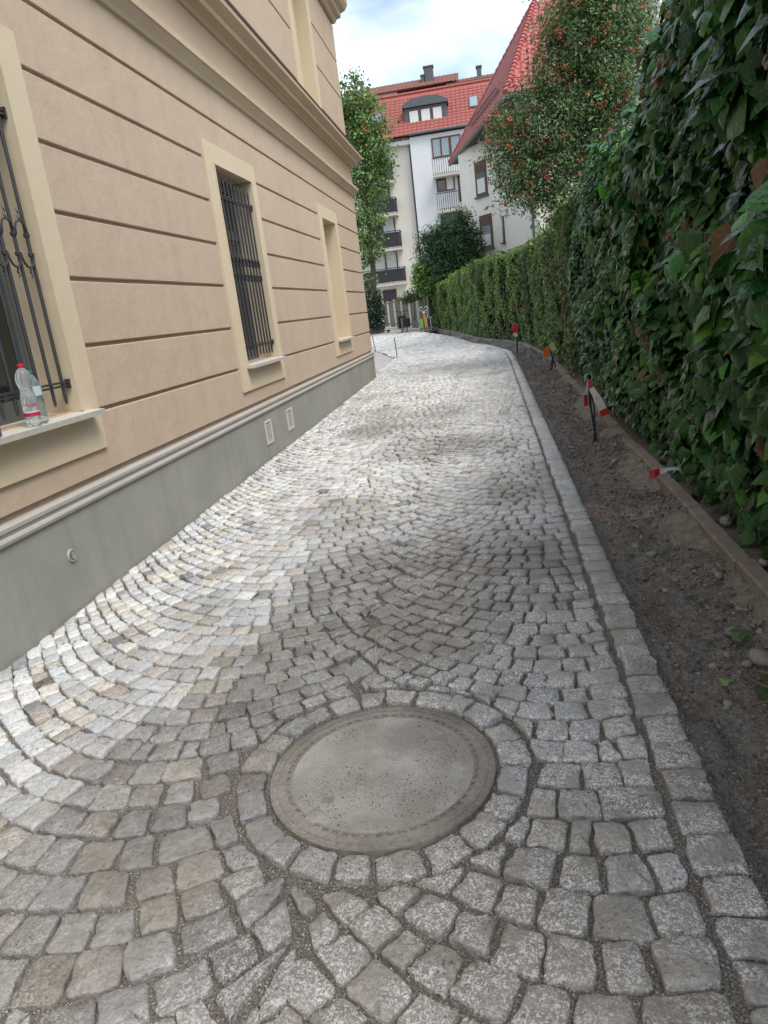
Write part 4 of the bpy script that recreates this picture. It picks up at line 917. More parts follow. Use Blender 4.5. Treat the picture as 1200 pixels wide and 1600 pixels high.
ap(MB().box(xl, xd, YA + .6, YA + 10, zg, ze - .25), 'wall', M['awall']); ap(MB().box(xd, xr, YA, YA + 10.01, zg, ze - .1), 'wall', M['awall2'])
ap(MB().box(xl, xd - .02, YA + .1, YA + .58, ze - .5, ze - .2), 'eaves_band', M['awall2'])
ap(MB().tube([(xl, YA + .05, ze - .1), (xd - .1, YA + .05, ze - .1)], .09, 8), 'gutter', M['dgrey']); ap(MB().tube([(xd - .1, YA - .25, ze + .05), (xr, YA - .25, ze + .05)], .10, 8), 'gutter', M['dgrey'])
ap(MB().tube([(xd - .1, YA + .45, ze - .1), (xd - .1, YA + .45, zg + .3)], .06, 8), 'downpipe', M['dgrey'])
def tile_field(O, U, Vd, W, H, tw, th, mt, root, parent=None, clip=None, name='roof_tiles', single=0, amp=.035):
    """tiles over the plane O + u*U + v*Vd (U along the eave, Vd up the slope)"""
    O, U, Vd = map(lambda a: np.array(a, float), (O, U, Vd)); U /= np.linalg.norm(U); Vd /= np.linalg.norm(Vd); Nn = np.cross(U, Vd); Nn /= np.linalg.norm(Nn)
    if Nn[2] < 0: Nn = -Nn
    C = []
    for j in range(int(H / th)):
        for i in range(-1, int(W / tw) + 2):
            u = i * tw; v = j * th
            if clip and not clip(u + tw / 2, v + th / 2): continue
            C.append((u, v))
    C = np.array(C); C0 = C.copy()
    pts = []
    for (du, h_) in ((0, 0.0), (.30, 1.0), (.62, .15), (1.0, 0.0)):
        for (dv, hh) in ((-.06, .55), (1.0, 0.0)): pts.append((du * tw, dv * th, (h_ * amp + hh * .03 + .012)))
        
    pts = np.array(pts); fs = [(0, 2, 3, 1), (2, 4, 5, 3), (4, 6, 7, 5)]
    lo = np.array([(du * tw, -.06 * th, -.01) for du in (0, .30, .62, 1.0)]); pts = np.concatenate([pts, lo]); fs += [(8, 9, 2, 0), (9, 10, 4, 2), (10, 11, 6, 4)]
    W3 = O + (C[:, None, 0:1] + pts[None, :, 0:1]) * U + (C[:, None, 1:2] + pts[None, :, 1:2]) * Vd + (pts[None, :, 2:3] + RNG.normal(0, .003, (len(C), 1, 1))) * Nn
    out = None
    if single:
        d = np.linalg.norm(W3.mean(1) - CAM, axis=1); od = np.argsort(d); mesh0 = None
        c0 = W3[od[0]]
        me = bpy.data.meshes.new('roof_tile'); me.from_pydata((c0 - c0[0]).tolist(), [], fs); me.materials.append(mt)
        for k in od[:single]:
            o = link('roof_tile', me, parent); o.location = W3[k][0] - np.array(root.location if parent is None else (0, 0, 0)); o.parent = root if parent is None else parent
            if parent is not None: o.location = W3[k][0] - np.array(root.location); 
        W3 = W3[od[single:]]
    if len(W3):
        L = (np.array(fs)[None] + 12 * np.arange(len(W3))[:, None, None]).ravel()
        out = link(name, np_mesh(name, W3.reshape(-1, 3), L, np.full(len(W3) * 6, 4), mt), None, kind='stuff')
        if parent is None: origin_parent(out, root)
        else: out.parent = parent; out.matrix_parent_inverse = Matrix.Translation(-Vector(root.location))
    return out
rz0 = ze + .05; hr = min(np.arange(2, 7, .05), key=lambda h: abs(project([0.9, YA - .2 + h, rz0 + h])[1] - (138 - .125 * (project([0.9, YA - .2 + h, rz0 + h])[0] - 668))))
rf = ap(MB().prism([(xl, YA - .2, rz0), (xl, YA + hr - .2, rz0 + hr), (xl, YA + 10, rz0 + hr), (xl, YA + 10, rz0 - .1)], (xr - xl, 0, 0)), 'roof', M['tile'])
tile_field((xl, YA - .22, rz0), (1, 0, 0), (0, 1, 1), xr - xl, hr * 1.414, .33, .36, M['tile'], AB)
ap(MB().tube([(xl, YA + hr - .2, rz0 + hr + .03), (xr, YA + hr - .2, rz0 + hr + .03)], .13, 8), 'ridge', M['tile'])
def yroof(z): return YA - .2 + (z - rz0)
# dormer
(da, dz1) = xz(631, 165, YA + 1.0); (db_, _) = xz(697, 160, YA + 1.0); dz0 = xz(660, 197, YA + .9)[1]; dz1 = xz(662, 163, YA + .9)[1]; yd = YA + .75
dm_ = ap(MB().box(da, db_, yd, yd + 3.2, dz0, dz1 - .15), 'dormer', M['dgrey'])
ap(MB().prism([(da - .15, yd - .2, dz1 - .12), (db_ + .15, yd - .2, dz1 - .12), (db_ + .15, yd - .2, dz1 + .05), (db_ - .5, yd - .2, dz1 + .38), ((da + db_) / 2, yd - .2, dz1 + .50), (da + .5, yd - .2, dz1 + .38), (da - .15, yd - .2, dz1 + .05)], (0, 3.6, 0)), 'dormer_roof', M['dgrey'], dm_)
ww = (db_ - da - .5) / 3
for k in range(3):
    a = da + .25 + k * ww; ap(MB().box(a + .05, a + ww - .05, yd - .03, yd + .02, dz0 + .12, dz1 - .28), 'window', M['brown'], dm_); ap(MB().box(a + .12, a + ww - .12, yd - .035, yd - .031, dz0 + .2, dz1 - .36), 'pane', M['blind'], dm_)
# skylights
for (px, py, w_, h_) in ((588, 187, .95, 1.2), (740, 160, .7, 1.3)):
    q = at(px, py, YA + 1.4); cx_, cz_ = q[0], q[2]; yy0 = yroof(cz_); s2 = .707
    m = MB().obox((cx_, yy0 - .06, cz_ + .06), (w_ / 2, 0, 0), (0, h_ / 2 * s2, h_ / 2 * s2), (0, -.05 * s2, .05 * s2)); sk = ap(m, 'skylight', M['dgrey'])
    ap(MB().obox((cx_, yy0 - .10, cz_ + .10), (w_ / 2 - .09, 0, 0), (0, (h_ / 2 - .09) * s2, (h_ / 2 - .09) * s2), (0, -.012 * s2, .012 * s2)), 'pane', M['sky_pane'], sk)
# flats: windows and balconies
def flat_window(px, py, w_, h_, y, split=1, fr='brown', pane='glass', sh=0):
    cx_, cz_ = xz(px, py); m = MB(); t = .09
    for (a, b_, c, d) in ((cx_ - w_ / 2, cx_ + w_ / 2, cz_ + h_ / 2 - t, cz_ + h_ / 2), (cx_ - w_ / 2, cx_ + w_ / 2, cz_ - h_ / 2, cz_ - h_ / 2 + t), (cx_ - w_ / 2, cx_ - w_ / 2 + t, cz_ - h_ / 2 + t, cz_ + h_ / 2 - t), (cx_ + w_ / 2 - t, cx_ + w_ / 2, cz_ - h_ / 2 + t, cz_ + h_ / 2 - t)): m.box(a, b_, y - .06, y + .02, c, d)
    for k in range(1, split): xm = cx_ - w_ / 2 + w_ * k / split; m.box(xm - .05, xm + .05, y - .058, y + .02, cz_ - h_ / 2 + t, cz_ + h_ / 2 - t)
    wn = ap(m, 'window', M[fr])
    for k in range(split):
        a = cx_ - w_ / 2 + w_ * k / split + .08; b_ = cx_ - w_ / 2 + w_ * (k + 1) / split - .08
        ap(MB().box(a, b_, y - .03, y - .01, cz_ - h_ / 2 + t, cz_ + h_ / 2 - t), 'pane', M[pane if not isinstance(pane, (list, tuple)) else pane[k]], wn)
    return wn
def balcony(px0, px1, py_top, py_bot, y, depth=1.1, fill=None, slab_h=.22, closed='R'):
    x0, zt = xz(px0, py_top); x1, _ = xz(px1, py_top); zb = xz((px0 + px1) / 2, py_bot, y - depth)[1]; zt = xz((px0 + px1) / 2, py_top, y - depth)[1]
    bb = ap(MB().box(x0, x1, y - depth, y, zb - slab_h, zb), 'balcony', M['slab'])
    ap(MB().box(x0 + .02, x1 - .02, y - depth - .03, y - depth + .03, zt - .05, zt), 'handrail', M['railing'], bb)
    ap(MB().box(x1 - .06, x1, y - depth + .03, y, zt - .05, zt), 'handrail', M['railing'], bb)
    n = max(2, int((x1 - x0) / .16)); m = MB()
    for k in range(n + 1): xx = x0 + .03 + (x1 - x0 - .06) * k / n; m.box(xx - .018, xx + .018, y - depth - .016, y - depth + .012, zb - .1, zt - .05)
    for k in range(7): yy_ = y - depth + .1 + k * .14; m.box(x1 - .04, x1 - .02, yy_ - .012, yy_ + .012, zb, zt - .05)
    ap(m, 'balusters', M['railing'], bb, kind='stuff')
    if fill: ap(MB().box(x0 + .15, x1 - .1, y - depth + .06, y - depth + .09, zb + .05, zt - .12), 'privacy_panel', M['screen'], bb); ap(MB().box(x1 - .10, x1 - .08, y - depth + .15, y - .1, zb + .05, zt - .12), 'privacy_panel', M['screen'], bb)
    return bb
yl = YA + .6
for (pt, pb_, px0, px1) in ((254, 284, 560, 612), (311, 335, 562, 619), (363, 389, 563, 626), (420, 443, 566, 633)): balcony(px0, px1, pt, pb_, yl, 1.2, True)
flat_window(580, 237 + 25, 2.2, 1.9, yl, 2, pane=('blind', 'glass')); flat_window(588, 298, 1.9, 1.9, yl, 2, pane=('blind', 'glass')); flat_window(596, 355, 2.0, 1.7, yl, 2, pane=('screen', 'blind')); flat_window(601, 408, 1.9, 1.9, yl, 2, pane=('blind', 'blind'))
flat_window(609, 472, 1.1, 1.9, yl, 1, pane='screen'); flat_window(624, 482, .9, 1.3, yl, 1)
flat_window(689, 230, 1.35, 1.35, YA, 2, pane=('sky_pane', 'sky_pane')); flat_window(712, 228, .8, 1.5, YA, 1, pane='sky_pane')
flat_window(696, 284, 1.35, 1.3, YA, 2, pane=('glass', 'blind')); flat_window(724, 291, .75, 2.0, YA, 1, pane='glass', fr='railing'); flat_window(703, 338, 1.4, 1.2, YA, 2, pane=('glass', 'glass'))
balcony(675, 732, 243, 268, YA, 1.0); balcony(682, 740, 298, 324, YA, 1.0)
# things on the balconies
M['cushion_red'] = mat('red_cloth', (.45, .05, .04), .8)
ap(MB().box(xz(606, 262)[0], xz(610, 262)[0], yl - 1.13, yl - 1.0, xz(606, 284)[1] + .1, xz(606, 256)[1]), 'balcony_awning', M['cushion_red'])
# rear roof, chimney
yb_ = YA + 11
rb = empty('rear_building', (xl, yb_, gz(yb_)), label='taller building with old dark tiled roof and chimney behind the apartment block', cat='building')
def rz_(px, py, Y): return at(px, py, Y)
z_l = at(600, 146, yb_)[2]; z_r = at(735, 128, yb_)[2]
ap(MB().box(at(545, 140, yb_)[0], at(620, 140, yb_)[0], yb_, yb_ + 6, 0, z_l), 'wall', M['awall2'], root=rb); ap(MB().box(at(620, 140, yb_)[0], at(800, 140, yb_)[0], yb_, yb_ + 6, 0, z_r), 'wall', M['awall'], root=rb)
x0_, x1_ = at(540, 140, yb_)[0], at(800, 140, yb_)[0]; zr0 = at(620, 140, yb_)[2]; 
zl1 = at(620, 133, yb_ + 2)[2]
ap(MB().prism([(x0_, yb_ - .4, z_l - .05), (x0_, yb_ + 2.2, zl1 + .15), (x0_, yb_ + 6, z_l - .05)], (at(708, 140, yb_)[0] - x0_, 0, 0)), 'roof', M['tile_dark'], root=rb)
tile_field((x0_, yb_ - .42, z_l - .04), (1, 0, 0), (0, 2.6, zl1 - z_l + .2), at(708, 140, yb_)[0] - x0_, math.hypot(2.6, zl1 - z_l + .2), .35, .4, M['tile_dark'], rb)
xq = at(704, 140, yb_)[0]
ap(MB().prism([(xq, yb_ - .4, z_r), (xq, yb_ + 2.2, z_r + .9), (xq, yb_ + 6, z_r)], (x1_ - xq, 0, 0)), 'roof', M['tile_dark'], root=rb)
tile_field((xq, yb_ - .42, z_r + .01), (1, 0, 0), (0, 2.6, .9), x1_ - xq, 2.75, .35, .4, M['tile_dark'], rb)
for (px, w_, pt) in ((669, .8, 106), (661, .35, 120), (565, .25, 130), (748, .4, 106)):
    cc = at(px, pt, yb_ + 1); c_ = ap(MB().box(cc[0] - w_ / 2, cc[0] + w_ / 2, yb_ + .7, yb_ + 1.4, cc[2] - 2.4, cc[2]), 'chimney', M['dgrey'], root=rb); ap(MB().box(cc[0] - w_ / 2 - .06, cc[0] + w_ / 2 + .06, yb_ + .64, yb_ + 1.46, cc[2], cc[2] + .1), 'chimney_cap', M['dgrey'], c_)

# ================================================================== house with steep red roof
M['hwall'] = mat('house_render', (0.76, 0.72, 0.64), 0.9, 0.2, noise=[(.5, .35, .7, .5, (.88, .87, .86)), (4, .4, .8, .3, (.85, .85, .85))], bump=[(25, .004)])
M['soffit'] = mat('dark_timber_soffit', (0.06, 0.045, 0.04), 0.8)
M['tile_red'] = mat('bright_red_tile', (0.38, 0.10, 0.088), 0.5, 0.45, noise=[(2.5, .3, .7, .5, (.8, .76, .74)), (12, .4, .6, .4, (.75, .7, .68))])
Ef = at(703, 255, 45.0); 
Yn = 31.0
for _ in range(40): q = at(790, 147, Yn); Yn += (Ef[2] - q[2]) * 1.2
En = at(790, 147, Yn); AP = at(836, 2, 38.0); ze_ = float(Ef[2])
Es = np.array([En[0] + 8.5, En[1] - .6, ze_]); Er = np.array([Ef[0] + 8.5, Ef[1] + 2.5, ze_]); AP2 = AP + np.array([3.0, 1, 0])
HB = empty('red_roofed_house', (float(En[0]) + 2, 38, gz(38)), label='cream house with steep bright red tiled roof and brown windows behind the hedge', cat='house')
hp_ = lambda mb, name, mt, parent=None, **k: ap(mb, name, mt, parent, root=HB, **k)
up_ = np.array([0, 0, .02])
m = MB(); m.add([Ef, En, Es, Er, AP, AP2], [(0, 1, 4), (1, 2, 5, 4), (2, 3, 5), (3, 0, 4, 5)]); hp_(m, 'roof', M['tile_red'])
m = MB(); m.add([Ef - up_ * 5, En - up_ * 5, Es - up_ * 5, Er - up_ * 5, Ef, En, Es, Er], [(3, 2, 1, 0), (0, 1, 5, 4), (1, 2, 6, 5), (2, 3, 7, 6), (3, 0, 4, 7)]); hp_(m, 'soffit', M['soffit'])
def tri_clip(O, U, Vd, A_, B_, C_):
    U = U / np.linalg.norm(U); Vd = Vd / np.linalg.norm(Vd); T = [((p - O) @ U, (p - O) @ Vd) for p in (A_, B_, C_)]
    def f(u, v):
        s = [(T[(i + 1) % 3][0] - T[i][0]) * (v - T[i][1]) - (T[(i + 1) % 3][1] - T[i][1]) * (u - T[i][0]) for i in range(3)]
        return all(x >= -.05 for x in s) or all(x <= .05 for x in s)
    return f
def upslope(A_, B_, C_): U = (B_ - A_) / np.linalg.norm(B_ - A_); v = C_ - A_; v = v - U * (v @ U); return U, v / np.linalg.norm(v), np.linalg.norm(v) if False else float(np.linalg.norm(C_ - A_ - U * ((C_ - A_) @ U)))
U, Vd, Hh = upslope(Ef, En, AP); tile_field(Ef, U, Vd, np.linalg.norm(En - Ef), Hh, .30, .36, M['tile_red'], HB, clip=tri_clip(Ef, U, Vd, Ef, En, AP), amp=.05)
U, Vd, Hh = upslope(En, Es, AP)
f1 = tri_clip(En, U, Vd, En, Es, AP); f2 = tri_clip(En, U, Vd, Es, AP2, AP)
tile_field(En, U, Vd, np.linalg.norm(Es - En), Hh, .30, .36, M['tile_red'], HB, clip=lambda u, v: f1(u, v) or f2(u, v), single=300, amp=.05)
for k, (a, b_) in enumerate(((En, AP), (Ef, AP))):
    n = 26
    for i in range(n):
        p0 = a + (b_ - a) * i / n; p1 = a + (b_ - a) * (i + 1.12) / n; hp_(MB().tube([p0 + up_ * 3.5, p1 + up_ * 2], [.13, .10], 7), 'hip_tile', M['tile_red'])
hp_(MB().tube([Ef - up_ * 4, En - up_ * 4, Es - up_ * 4], .085, 8), 'gutter', M['dgrey'])
# snow guards
for (a, b_, nr, cc) in ((En, Es, 22, AP), (Ef, En, 30, AP)):
    U, Vd, _h = upslope(a, b_, cc); Ln = min(6.0, np.linalg.norm(b_ - a) * .8); s0 = a + U * (.9 if a is En else 5) + Vd * .75; Nn = np.cross(U, Vd); Nn = Nn if Nn[2] > 0 else -Nn
    rl = hp_(MB().tube([s0 + Nn * .3, s0 + U * Ln + Nn * .3], .02, 5), 'snow_guard', M['railing'])
    hp_(MB().tube([s0 + Nn * .12, s0 + U * Ln + Nn * .12], .015, 5), 'guard_rail', M['railing'], rl)
    for k in range(nr): q = s0 + U * Ln * k / (nr - 1); hp_(MB().tube([q, q + Nn * .3], .012, 4), 'guard_post', M['railing'], rl)
# walls
dW = (En - Ef) / np.linalg.norm(En - Ef); nin = np.array([-dW[1], dW[0], 0]); nin = nin if nin[0] > 0 else -nin
Wf = at(736, 300, 41.0); Wn = at(800, 300, 38.4); Wf[2] = Wn[2] = 0; dW = (Wn - Wf) / np.linalg.norm(Wn - Wf); nin = np.array([-dW[1], dW[0], 0]); nin = nin if nin[1] > 0 else -nin
Wn = Wf + dW * 8; Ws = Es + np.array([-1, 6, 0]); Wr = Er + np.array([-1, -1, 0])
Wk = Wf + np.array([-.55, 1.3, 0])
m = MB(); zz1 = ze_ - .08
m.add([(p[0], p[1], z) for z in (0, zz1) for p in (Wk, Wf, Wn, Wr)], [(0, 1, 5, 4), (1, 2, 6, 5), (2, 3, 7, 6), (3, 0, 4, 7), (4, 5, 6, 7)]); hp_(m, 'wall', M['hwall'])
def onwall(px, py):
    P0 = Wf; n = nin
    r = MW @ np.array([px - 600, py - 800, F]); t = ((P0 - CAM) @ n) / (r @ n); return CAM + r * t
def house_window(pa, pb2, shut=.35, curtain=.5):
    a = onwall(*pa); b_ = onwall(*pb2); u0 = (a - Wf) @ dW; u1 = (b_ - Wf) @ dW; z1, z0 = a[2], b_[2]
    Q = lambda u, z, o: Wf + dW * u + np.array([0, 0, z - Wf[2]]) - nin * o
    def pbx(u0, u1, z0, z1, o0, o1): return MB().obox(Q((u0 + u1) / 2, (z0 + z1) / 2, (o0 + o1) / 2), dW * (u1 - u0) / 2, nin * (o1 - o0) / 2, (0, 0, (z1 - z0) / 2))
    wn = hp_(pbx(u0, u1, z0, z1, -.05, .03), 'window', M['brown']); t = min(.13, (u1 - u0) * .2); zc = z1 - (z1 - z0) * shut
    if shut: hp_(pbx(u0 + t, u1 - t, zc, z1 - t, .03, .045), 'roller_shutter', M['brown'], wn)
    hp_(pbx(u0 + t, u1 - t, z0 + t, zc - .05, .03, .040), 'pane', M['glass'], wn)
    if curtain: hp_(pbx(u0 + t * 1.3, u1 - t * 1.3, z0 + t * 1.1, z0 + (z1 - z0) * curtain, .040, .046), 'curtain', M['blind'], wn)
    hp_(pbx(u0 - .06, u1 + .06, z0 - .08, z0 - .002, -.02, .14), 'window_sill', M['dgrey'], wn)
house_window((741, 255), (763, 303), .3, .5); house_window((749, 338), (772, 386), .3, .42)
house_window((777, 247), (783, 290), 0, 0); house_window((784, 338), (790, 378), 0, 0)
w0 = at(838, 300, 32.4); hp_(MB().box(w0[0], w0[0] + 7, 32.4, 37.5, 0, zz1 - .02), 'wall', M['hwall'])
Wn = w0 + np.array([-.12, 0, -w0[2]])
hp_(MB().tube([Wn - nin * .1 + np.array([0, 0, ze_ - .2]), Wn - nin * .1 + np.array([0, 0, 1])], .06, 8), 'downpipe', M['dgrey'])
# house behind the tall ivy with a white downpipe
q0 = at(1014, 20, 19.0)
NB_ = empty('neighbour_house', (float(q0[0]) + 4, 22, gz(22)), label='cream house wall with a white downpipe glimpsed above the ivy', cat='house')
M['cream'] = mat('cream_render', (0.62, 0.57, 0.46), 0.85, noise=[(1, .35, .7, .5, (.88, .88, .86))])
ap(MB().box(q0[0] + .15, q0[0] + 8, 19.0, 27, 0, 12), 'wall', M['cream'], root=NB_)
ap(MB().tube([(q0[0] + .2, 18.86, 11.9), (q0[0] + .2, 18.86, .3)], .10, 12), 'downpipe', mat('white_pipe', (.7, .7, .66), .4), root=NB_, smooth=True)
ap(MB().tube([(q0[0], 18.8, 12), (q0[0] + 8, 18.8, 12)], .09, 8), 'gutter', M['dgrey'], root=NB_)
ap(MB().prism([(q0[0] - .4, 18.6, 12.0), (q0[0] - .4, 23, 15), (q0[0] - .4, 27.4, 12.0)], (9, 0, 0)), 'roof', M['tile'], root=NB_)

# ================================================================== far end of the alley
M['fwood'] = mat('weathered_fence_wood', (0.17, 0.155, 0.125), 0.85, noise=[(6, .3, .7, .6, (.65, .66, .62)), (1.2, .4, .7, .5, (.6, .75, .55))])
M['fpost'] = mat('pale_fence_post', (0.50, 0.47, 0.40), 0.8)
fa = at(601, 513, 52.0); fb = at(674, 515, 38.9); fa[2] = gz(52); fb[2] = gz(38.9); zta = at(602, 473, 52.0)[2] - fa[2]; ztb = at(672, 452, 38.9)[2] - fb[2]
FN = empty('slat_fence', tuple((fa + fb) / 2), label='weathered vertical slat fence with pale posts closing the alley end', cat='fence')
d_ = fb - fa; L_ = np.linalg.norm(d_); du = d_ / L_; nf = np.array([du[1], -du[0], 0])
nf /= np.linalg.norm(nf)
nS = 74
for k in range(nS):
    t = (k + .5) / nS; p0 = fa + d_ * t; h_ = zta + (ztb - zta) * t - .1
    if k % 12 == 0: continue
    ap(MB().obox(p0 + np.array([0, 0, h_ / 2 + .04]) + nf * random.uniform(-.01, .01), du * L_ / nS * .36, nf * .012, (0, 0, h_ / 2)), 'slat', M['fwood'], root=FN)
for k in range(0, nS + 1, 12):
    t = min(1, k / nS); p0 = fa + d_ * t; h_ = zta + (ztb - zta) * t; ap(MB().obox(p0 + np.array([0, 0, h_ / 2]), du * .06, nf * .06, (0, 0, h_ / 2)), 'fence_post', M['fpost'], root=FN)
for zf in (.15, .93):
    pts = [fa + np.array([0, 0, zta * zf]) + nf * .04, fb + np.array([0, 0, ztb * zf]) + nf * .04]; ap(MB().obox((pts[0] + pts[1]) / 2, (pts[1] - pts[0]) / 2, nf * .02, (0, 0, .05)), 'fence_rail', M['fwood'], root=FN)
# potted dark shrubs on the left
M['pot'] = mat('black_planter', (.03, .03, .032), .6)
for i, (px, rr_, lb) in enumerate(((576, 8, 'leftmost dark climbing shrub in a black planter beside the building corner'), (585, 8, 'middle dark shrub in a black planter at the alley end'), (596, 7, 'right dark shrub in a black planter beside the pale fence post'))):
    b0 = at(px, 517, 43.0); b0[2] = gz(43.0)
    e = empty('potted_shrub', tuple(b0), label=lb, cat='potted shrub', group='dark potted shrubs at the alley end')
    MB().prism([(-.16, -.15, 0), (.16, -.15, 0), (.21, -.15, .42), (-.21, -.15, .42)], (0, .32, 0)).build('planter', M['pot'], e)
    for s_ in (-.05, .04): MB().tube([(s_, 0, .4), (s_ * 1.5, .02, 1.3), (s_ * 2.5, 0, 2.2)], .014, 5).build('stem', M['stem'], e)
    hh = (2.75, 2.2, 1.95)[i]
    bb_ = [((0, 0, .5 + hh * t), np.array([.26, .26, .42]) * (1.15 - .5 * t)) for t in (.12, .35, .6, .85)]
    bb_ = [(np.array(c) + b0, r) for c, r in bb_]
    Pq, n_, t_, S, c = blob_leaves(bb_, 2400, .10, (.03, .06, .028), clump=.09, per=16)
    origin_parent(leaf_obj('foliage', Pq, n_, t_, S, c, M['leaf'], None, OVAL, OVALF, kind='stuff'), e)
# pallet-like dark board at the foot
pl = empty('dark_pallet', tuple(at(590, 519, 42.2) * [1, 1, 0] + [0, 0, gz(42.2)]), label='low dark wooden pallet on the ground in front of the planters', cat='pallet')
for k in range(4): MB().box(-.7, .7, -.4 + k * .22, -.26 + k * .22, .1, .125).build('board', M['pot'], pl)
for x in (-.65, 0, .65): MB().box(x - .05, x + .05, -.4, .42, .01, .099).build('bearer', M['pot'], pl)

# bicycle
M['rubber'] = mat('tyre_rubber', (.02, .02, .02), .7); M['bikeblack'] = mat('black_paint', (.025, .025, .028), .35); M['chrome'] = mat('bright_metal', (.55, .55, .56), .3, metal=.8)
bp = at(632, 519, 39.2); bp[2] = gz(39.2)
bk = empty('bicycle', tuple(bp), math.radians(108), label='black bicycle with bulky dark bags parked by the fence at the alley end', cat='bicycle')
def wheel(x, r=.33):
    w_ = empty('wheel', (x, 0, r + .015)); w_.parent = bk
    MB().tube([(r * math.cos(t), 0, r * math.sin(t)) for t in np.linspace(0, 2 * math.pi, 25)], .028, 8, False).build('tyre', M['rubber'], w_); MB().tube([((r - .035) * math.cos(t), 0, (r - .035) * math.sin(t)) for t in np.linspace(0, 2 * math.pi, 25)], .012, 6, False).build('rim', M['chrome'], w_)
    m = MB()
    for k in range(12): t = k * math.pi / 6; m.tube([(.02 * math.cos(t), 0, .02 * math.sin(t)), ((r - .04) * math.cos(t), 0, (r - .04) * math.sin(t))], .003, 3)
    m.build('spokes', M['chrome'], w_, kind='stuff')
wheel(-.55); wheel(.55)
MB().tube([(-.55, 0, .345), (-.15, 0, .30), (.30, 0, .55), (.36, 0, .82)], .024, 7).build('frame', M['bikeblack'], bk); MB().tube([(-.15, 0, .30), (-.30, 0, .85)], .02, 7).build('seat_tube', M['bikeblack'], bk); MB().tube([(-.24, 0, .72), (.34, 0, .72)], .02, 7).build('top_tube', M['bikeblack'], bk)
for s_ in (-1, 1): MB().tube([(.55, .055 * s_, .345), (.44, .05 * s_, .70)], .014, 6).build('fork_blade', M['bikeblack'], bk)
MB().tube([(.44, 0, .68), (.34, 0, 1.05)], .022, 7).build('stem', M['bikeblack'], bk)
MB().tube([(.22, -.31, 1.12), (.32, -.2, 1.10), (.35, 0, 1.06), (.32, .2, 1.10), (.22, .31, 1.12)], .024, 6).build('handlebar', M['bikeblack'], bk)
for s_ in (-1, 1): MB().tube([(.15, .32 * s_, 1.12), (.24, .31 * s_, 1.12)], .022, 7).build('grip', M['rubber'], bk)
MB().prism([(-.42, -.07, .88), (-.14, -.03, .90), (-.14, .03, .90), (-.42, .07, .88)], (0, 0, .06)).build('saddle', M['rubber'], bk)
for s_ in (-1, 1):
    m = MB().prism([(-.80, .07 * s_, .30), (-.35, .07 * s_, .30), (-.32, .07 * s_, .74), (-.45, .07 * s_, .76), (-.83, .07 * s_, .70)], (0, .13 * s_, 0)); m.build('pannier', M['bikeblack'], bk)
    MB().prism([(.30, .05 * s_, .22), (.66, .05 * s_, .22), (.70, .05 * s_, .70), (.56, .05 * s_, .88), (.30, .05 * s_, .84)], (0, .16 * s_, 0)).build('pannier', M['bikeblack'], bk)
MB().lathe((.74, 0, .36), [(.02, 0), (.07, .02), (.08, .09), (.02, .12)], 12).build('headlight', M['chrome'], bk)
# plate compactor
M['orange'] = mat('orange_paint', (.55, .22, .03), .5); M['lime'] = mat('lime_paint', (.16, .34, .09), .5); M['steel'] = mat('worn_steel', (.18, .15, .13), .5, metal=.4); M['silver'] = mat('grey_frame', (.45, .46, .47), .4)
cp = at(667, 522, 37.0); cp[2] = gz(37.0)
pc = empty('plate_compactor', tuple(cp), math.radians(-4), label='yellow and green plate compactor standing against the far hedge', cat='compactor')
MB().prism([(-.33, -.40, .06), (-.33, -.28, .012), (-.33, .28, .012), (-.33, .40, .08), (-.33, .38, .12), (-.33, -.38, .12)], (.66, 0, 0)).build('base_plate', M['steel'], pc)
for x in (-.2, -.07, .07, .2): MB().box(x - .03, x + .03, -.33, -.26, .12, .18).build('rubber_mount', M['rubber'], pc)
MB().box(-.28, .28, -.30, .26, .181, .22).build('deck', M['steel'], pc)
MB().prism([(-.27, -.22, .22), (-.09, -.22, .22), (-.08, -.22, .58), (-.13, -.22, .68), (-.24, -.22, .64), (-.28, -.22, .5)], (0, .40, 0)).build('green_tank', M['lime'], pc)
MB().prism([(-.02, -.27, .23), (.09, -.27, .23), (.065, -.27, .86), (-.045, -.27, .86)], (0, .12, 0)).build('lifting_column', M['orange'], pc)
MB().box(.105, .30, -.2, .2, .23, .64).build('engine', M['pot'], pc)
m = MB(); 
MB().tube([(.10, -.24, .22), (.10, -.24, .68), (.29, -.24, .70), (.30, -.24, .22)], .024, 6).build('guard_frame', M['silver'], pc); MB().tube([(.10, .22, .22), (.10, .22, .68), (.29, .22, .70), (.30, .22, .22)], .024, 6).build('guard_frame', M['silver'], pc)
MB().lathe((0.0, -.2, .86), [(.03, 0), (.075, .02), (.085, .07), (.06, .12), (.02, .14)], 14).build('air_filter', M['silver'], pc, True)
for s_ in (-1, 1): MB().tube([(.02 * s_, -.2, .95), (.07 * s_, -.22, 1.05), (.16 * s_, -.24, 1.02), (.22 * s_, -.25, 1.10), (.20 * s_, -.26, 1.20), (.10 * s_, -.26, 1.22), (.05 * s_, -.25, 1.14)], .022, 6).build('handle', M['silver'], pc)

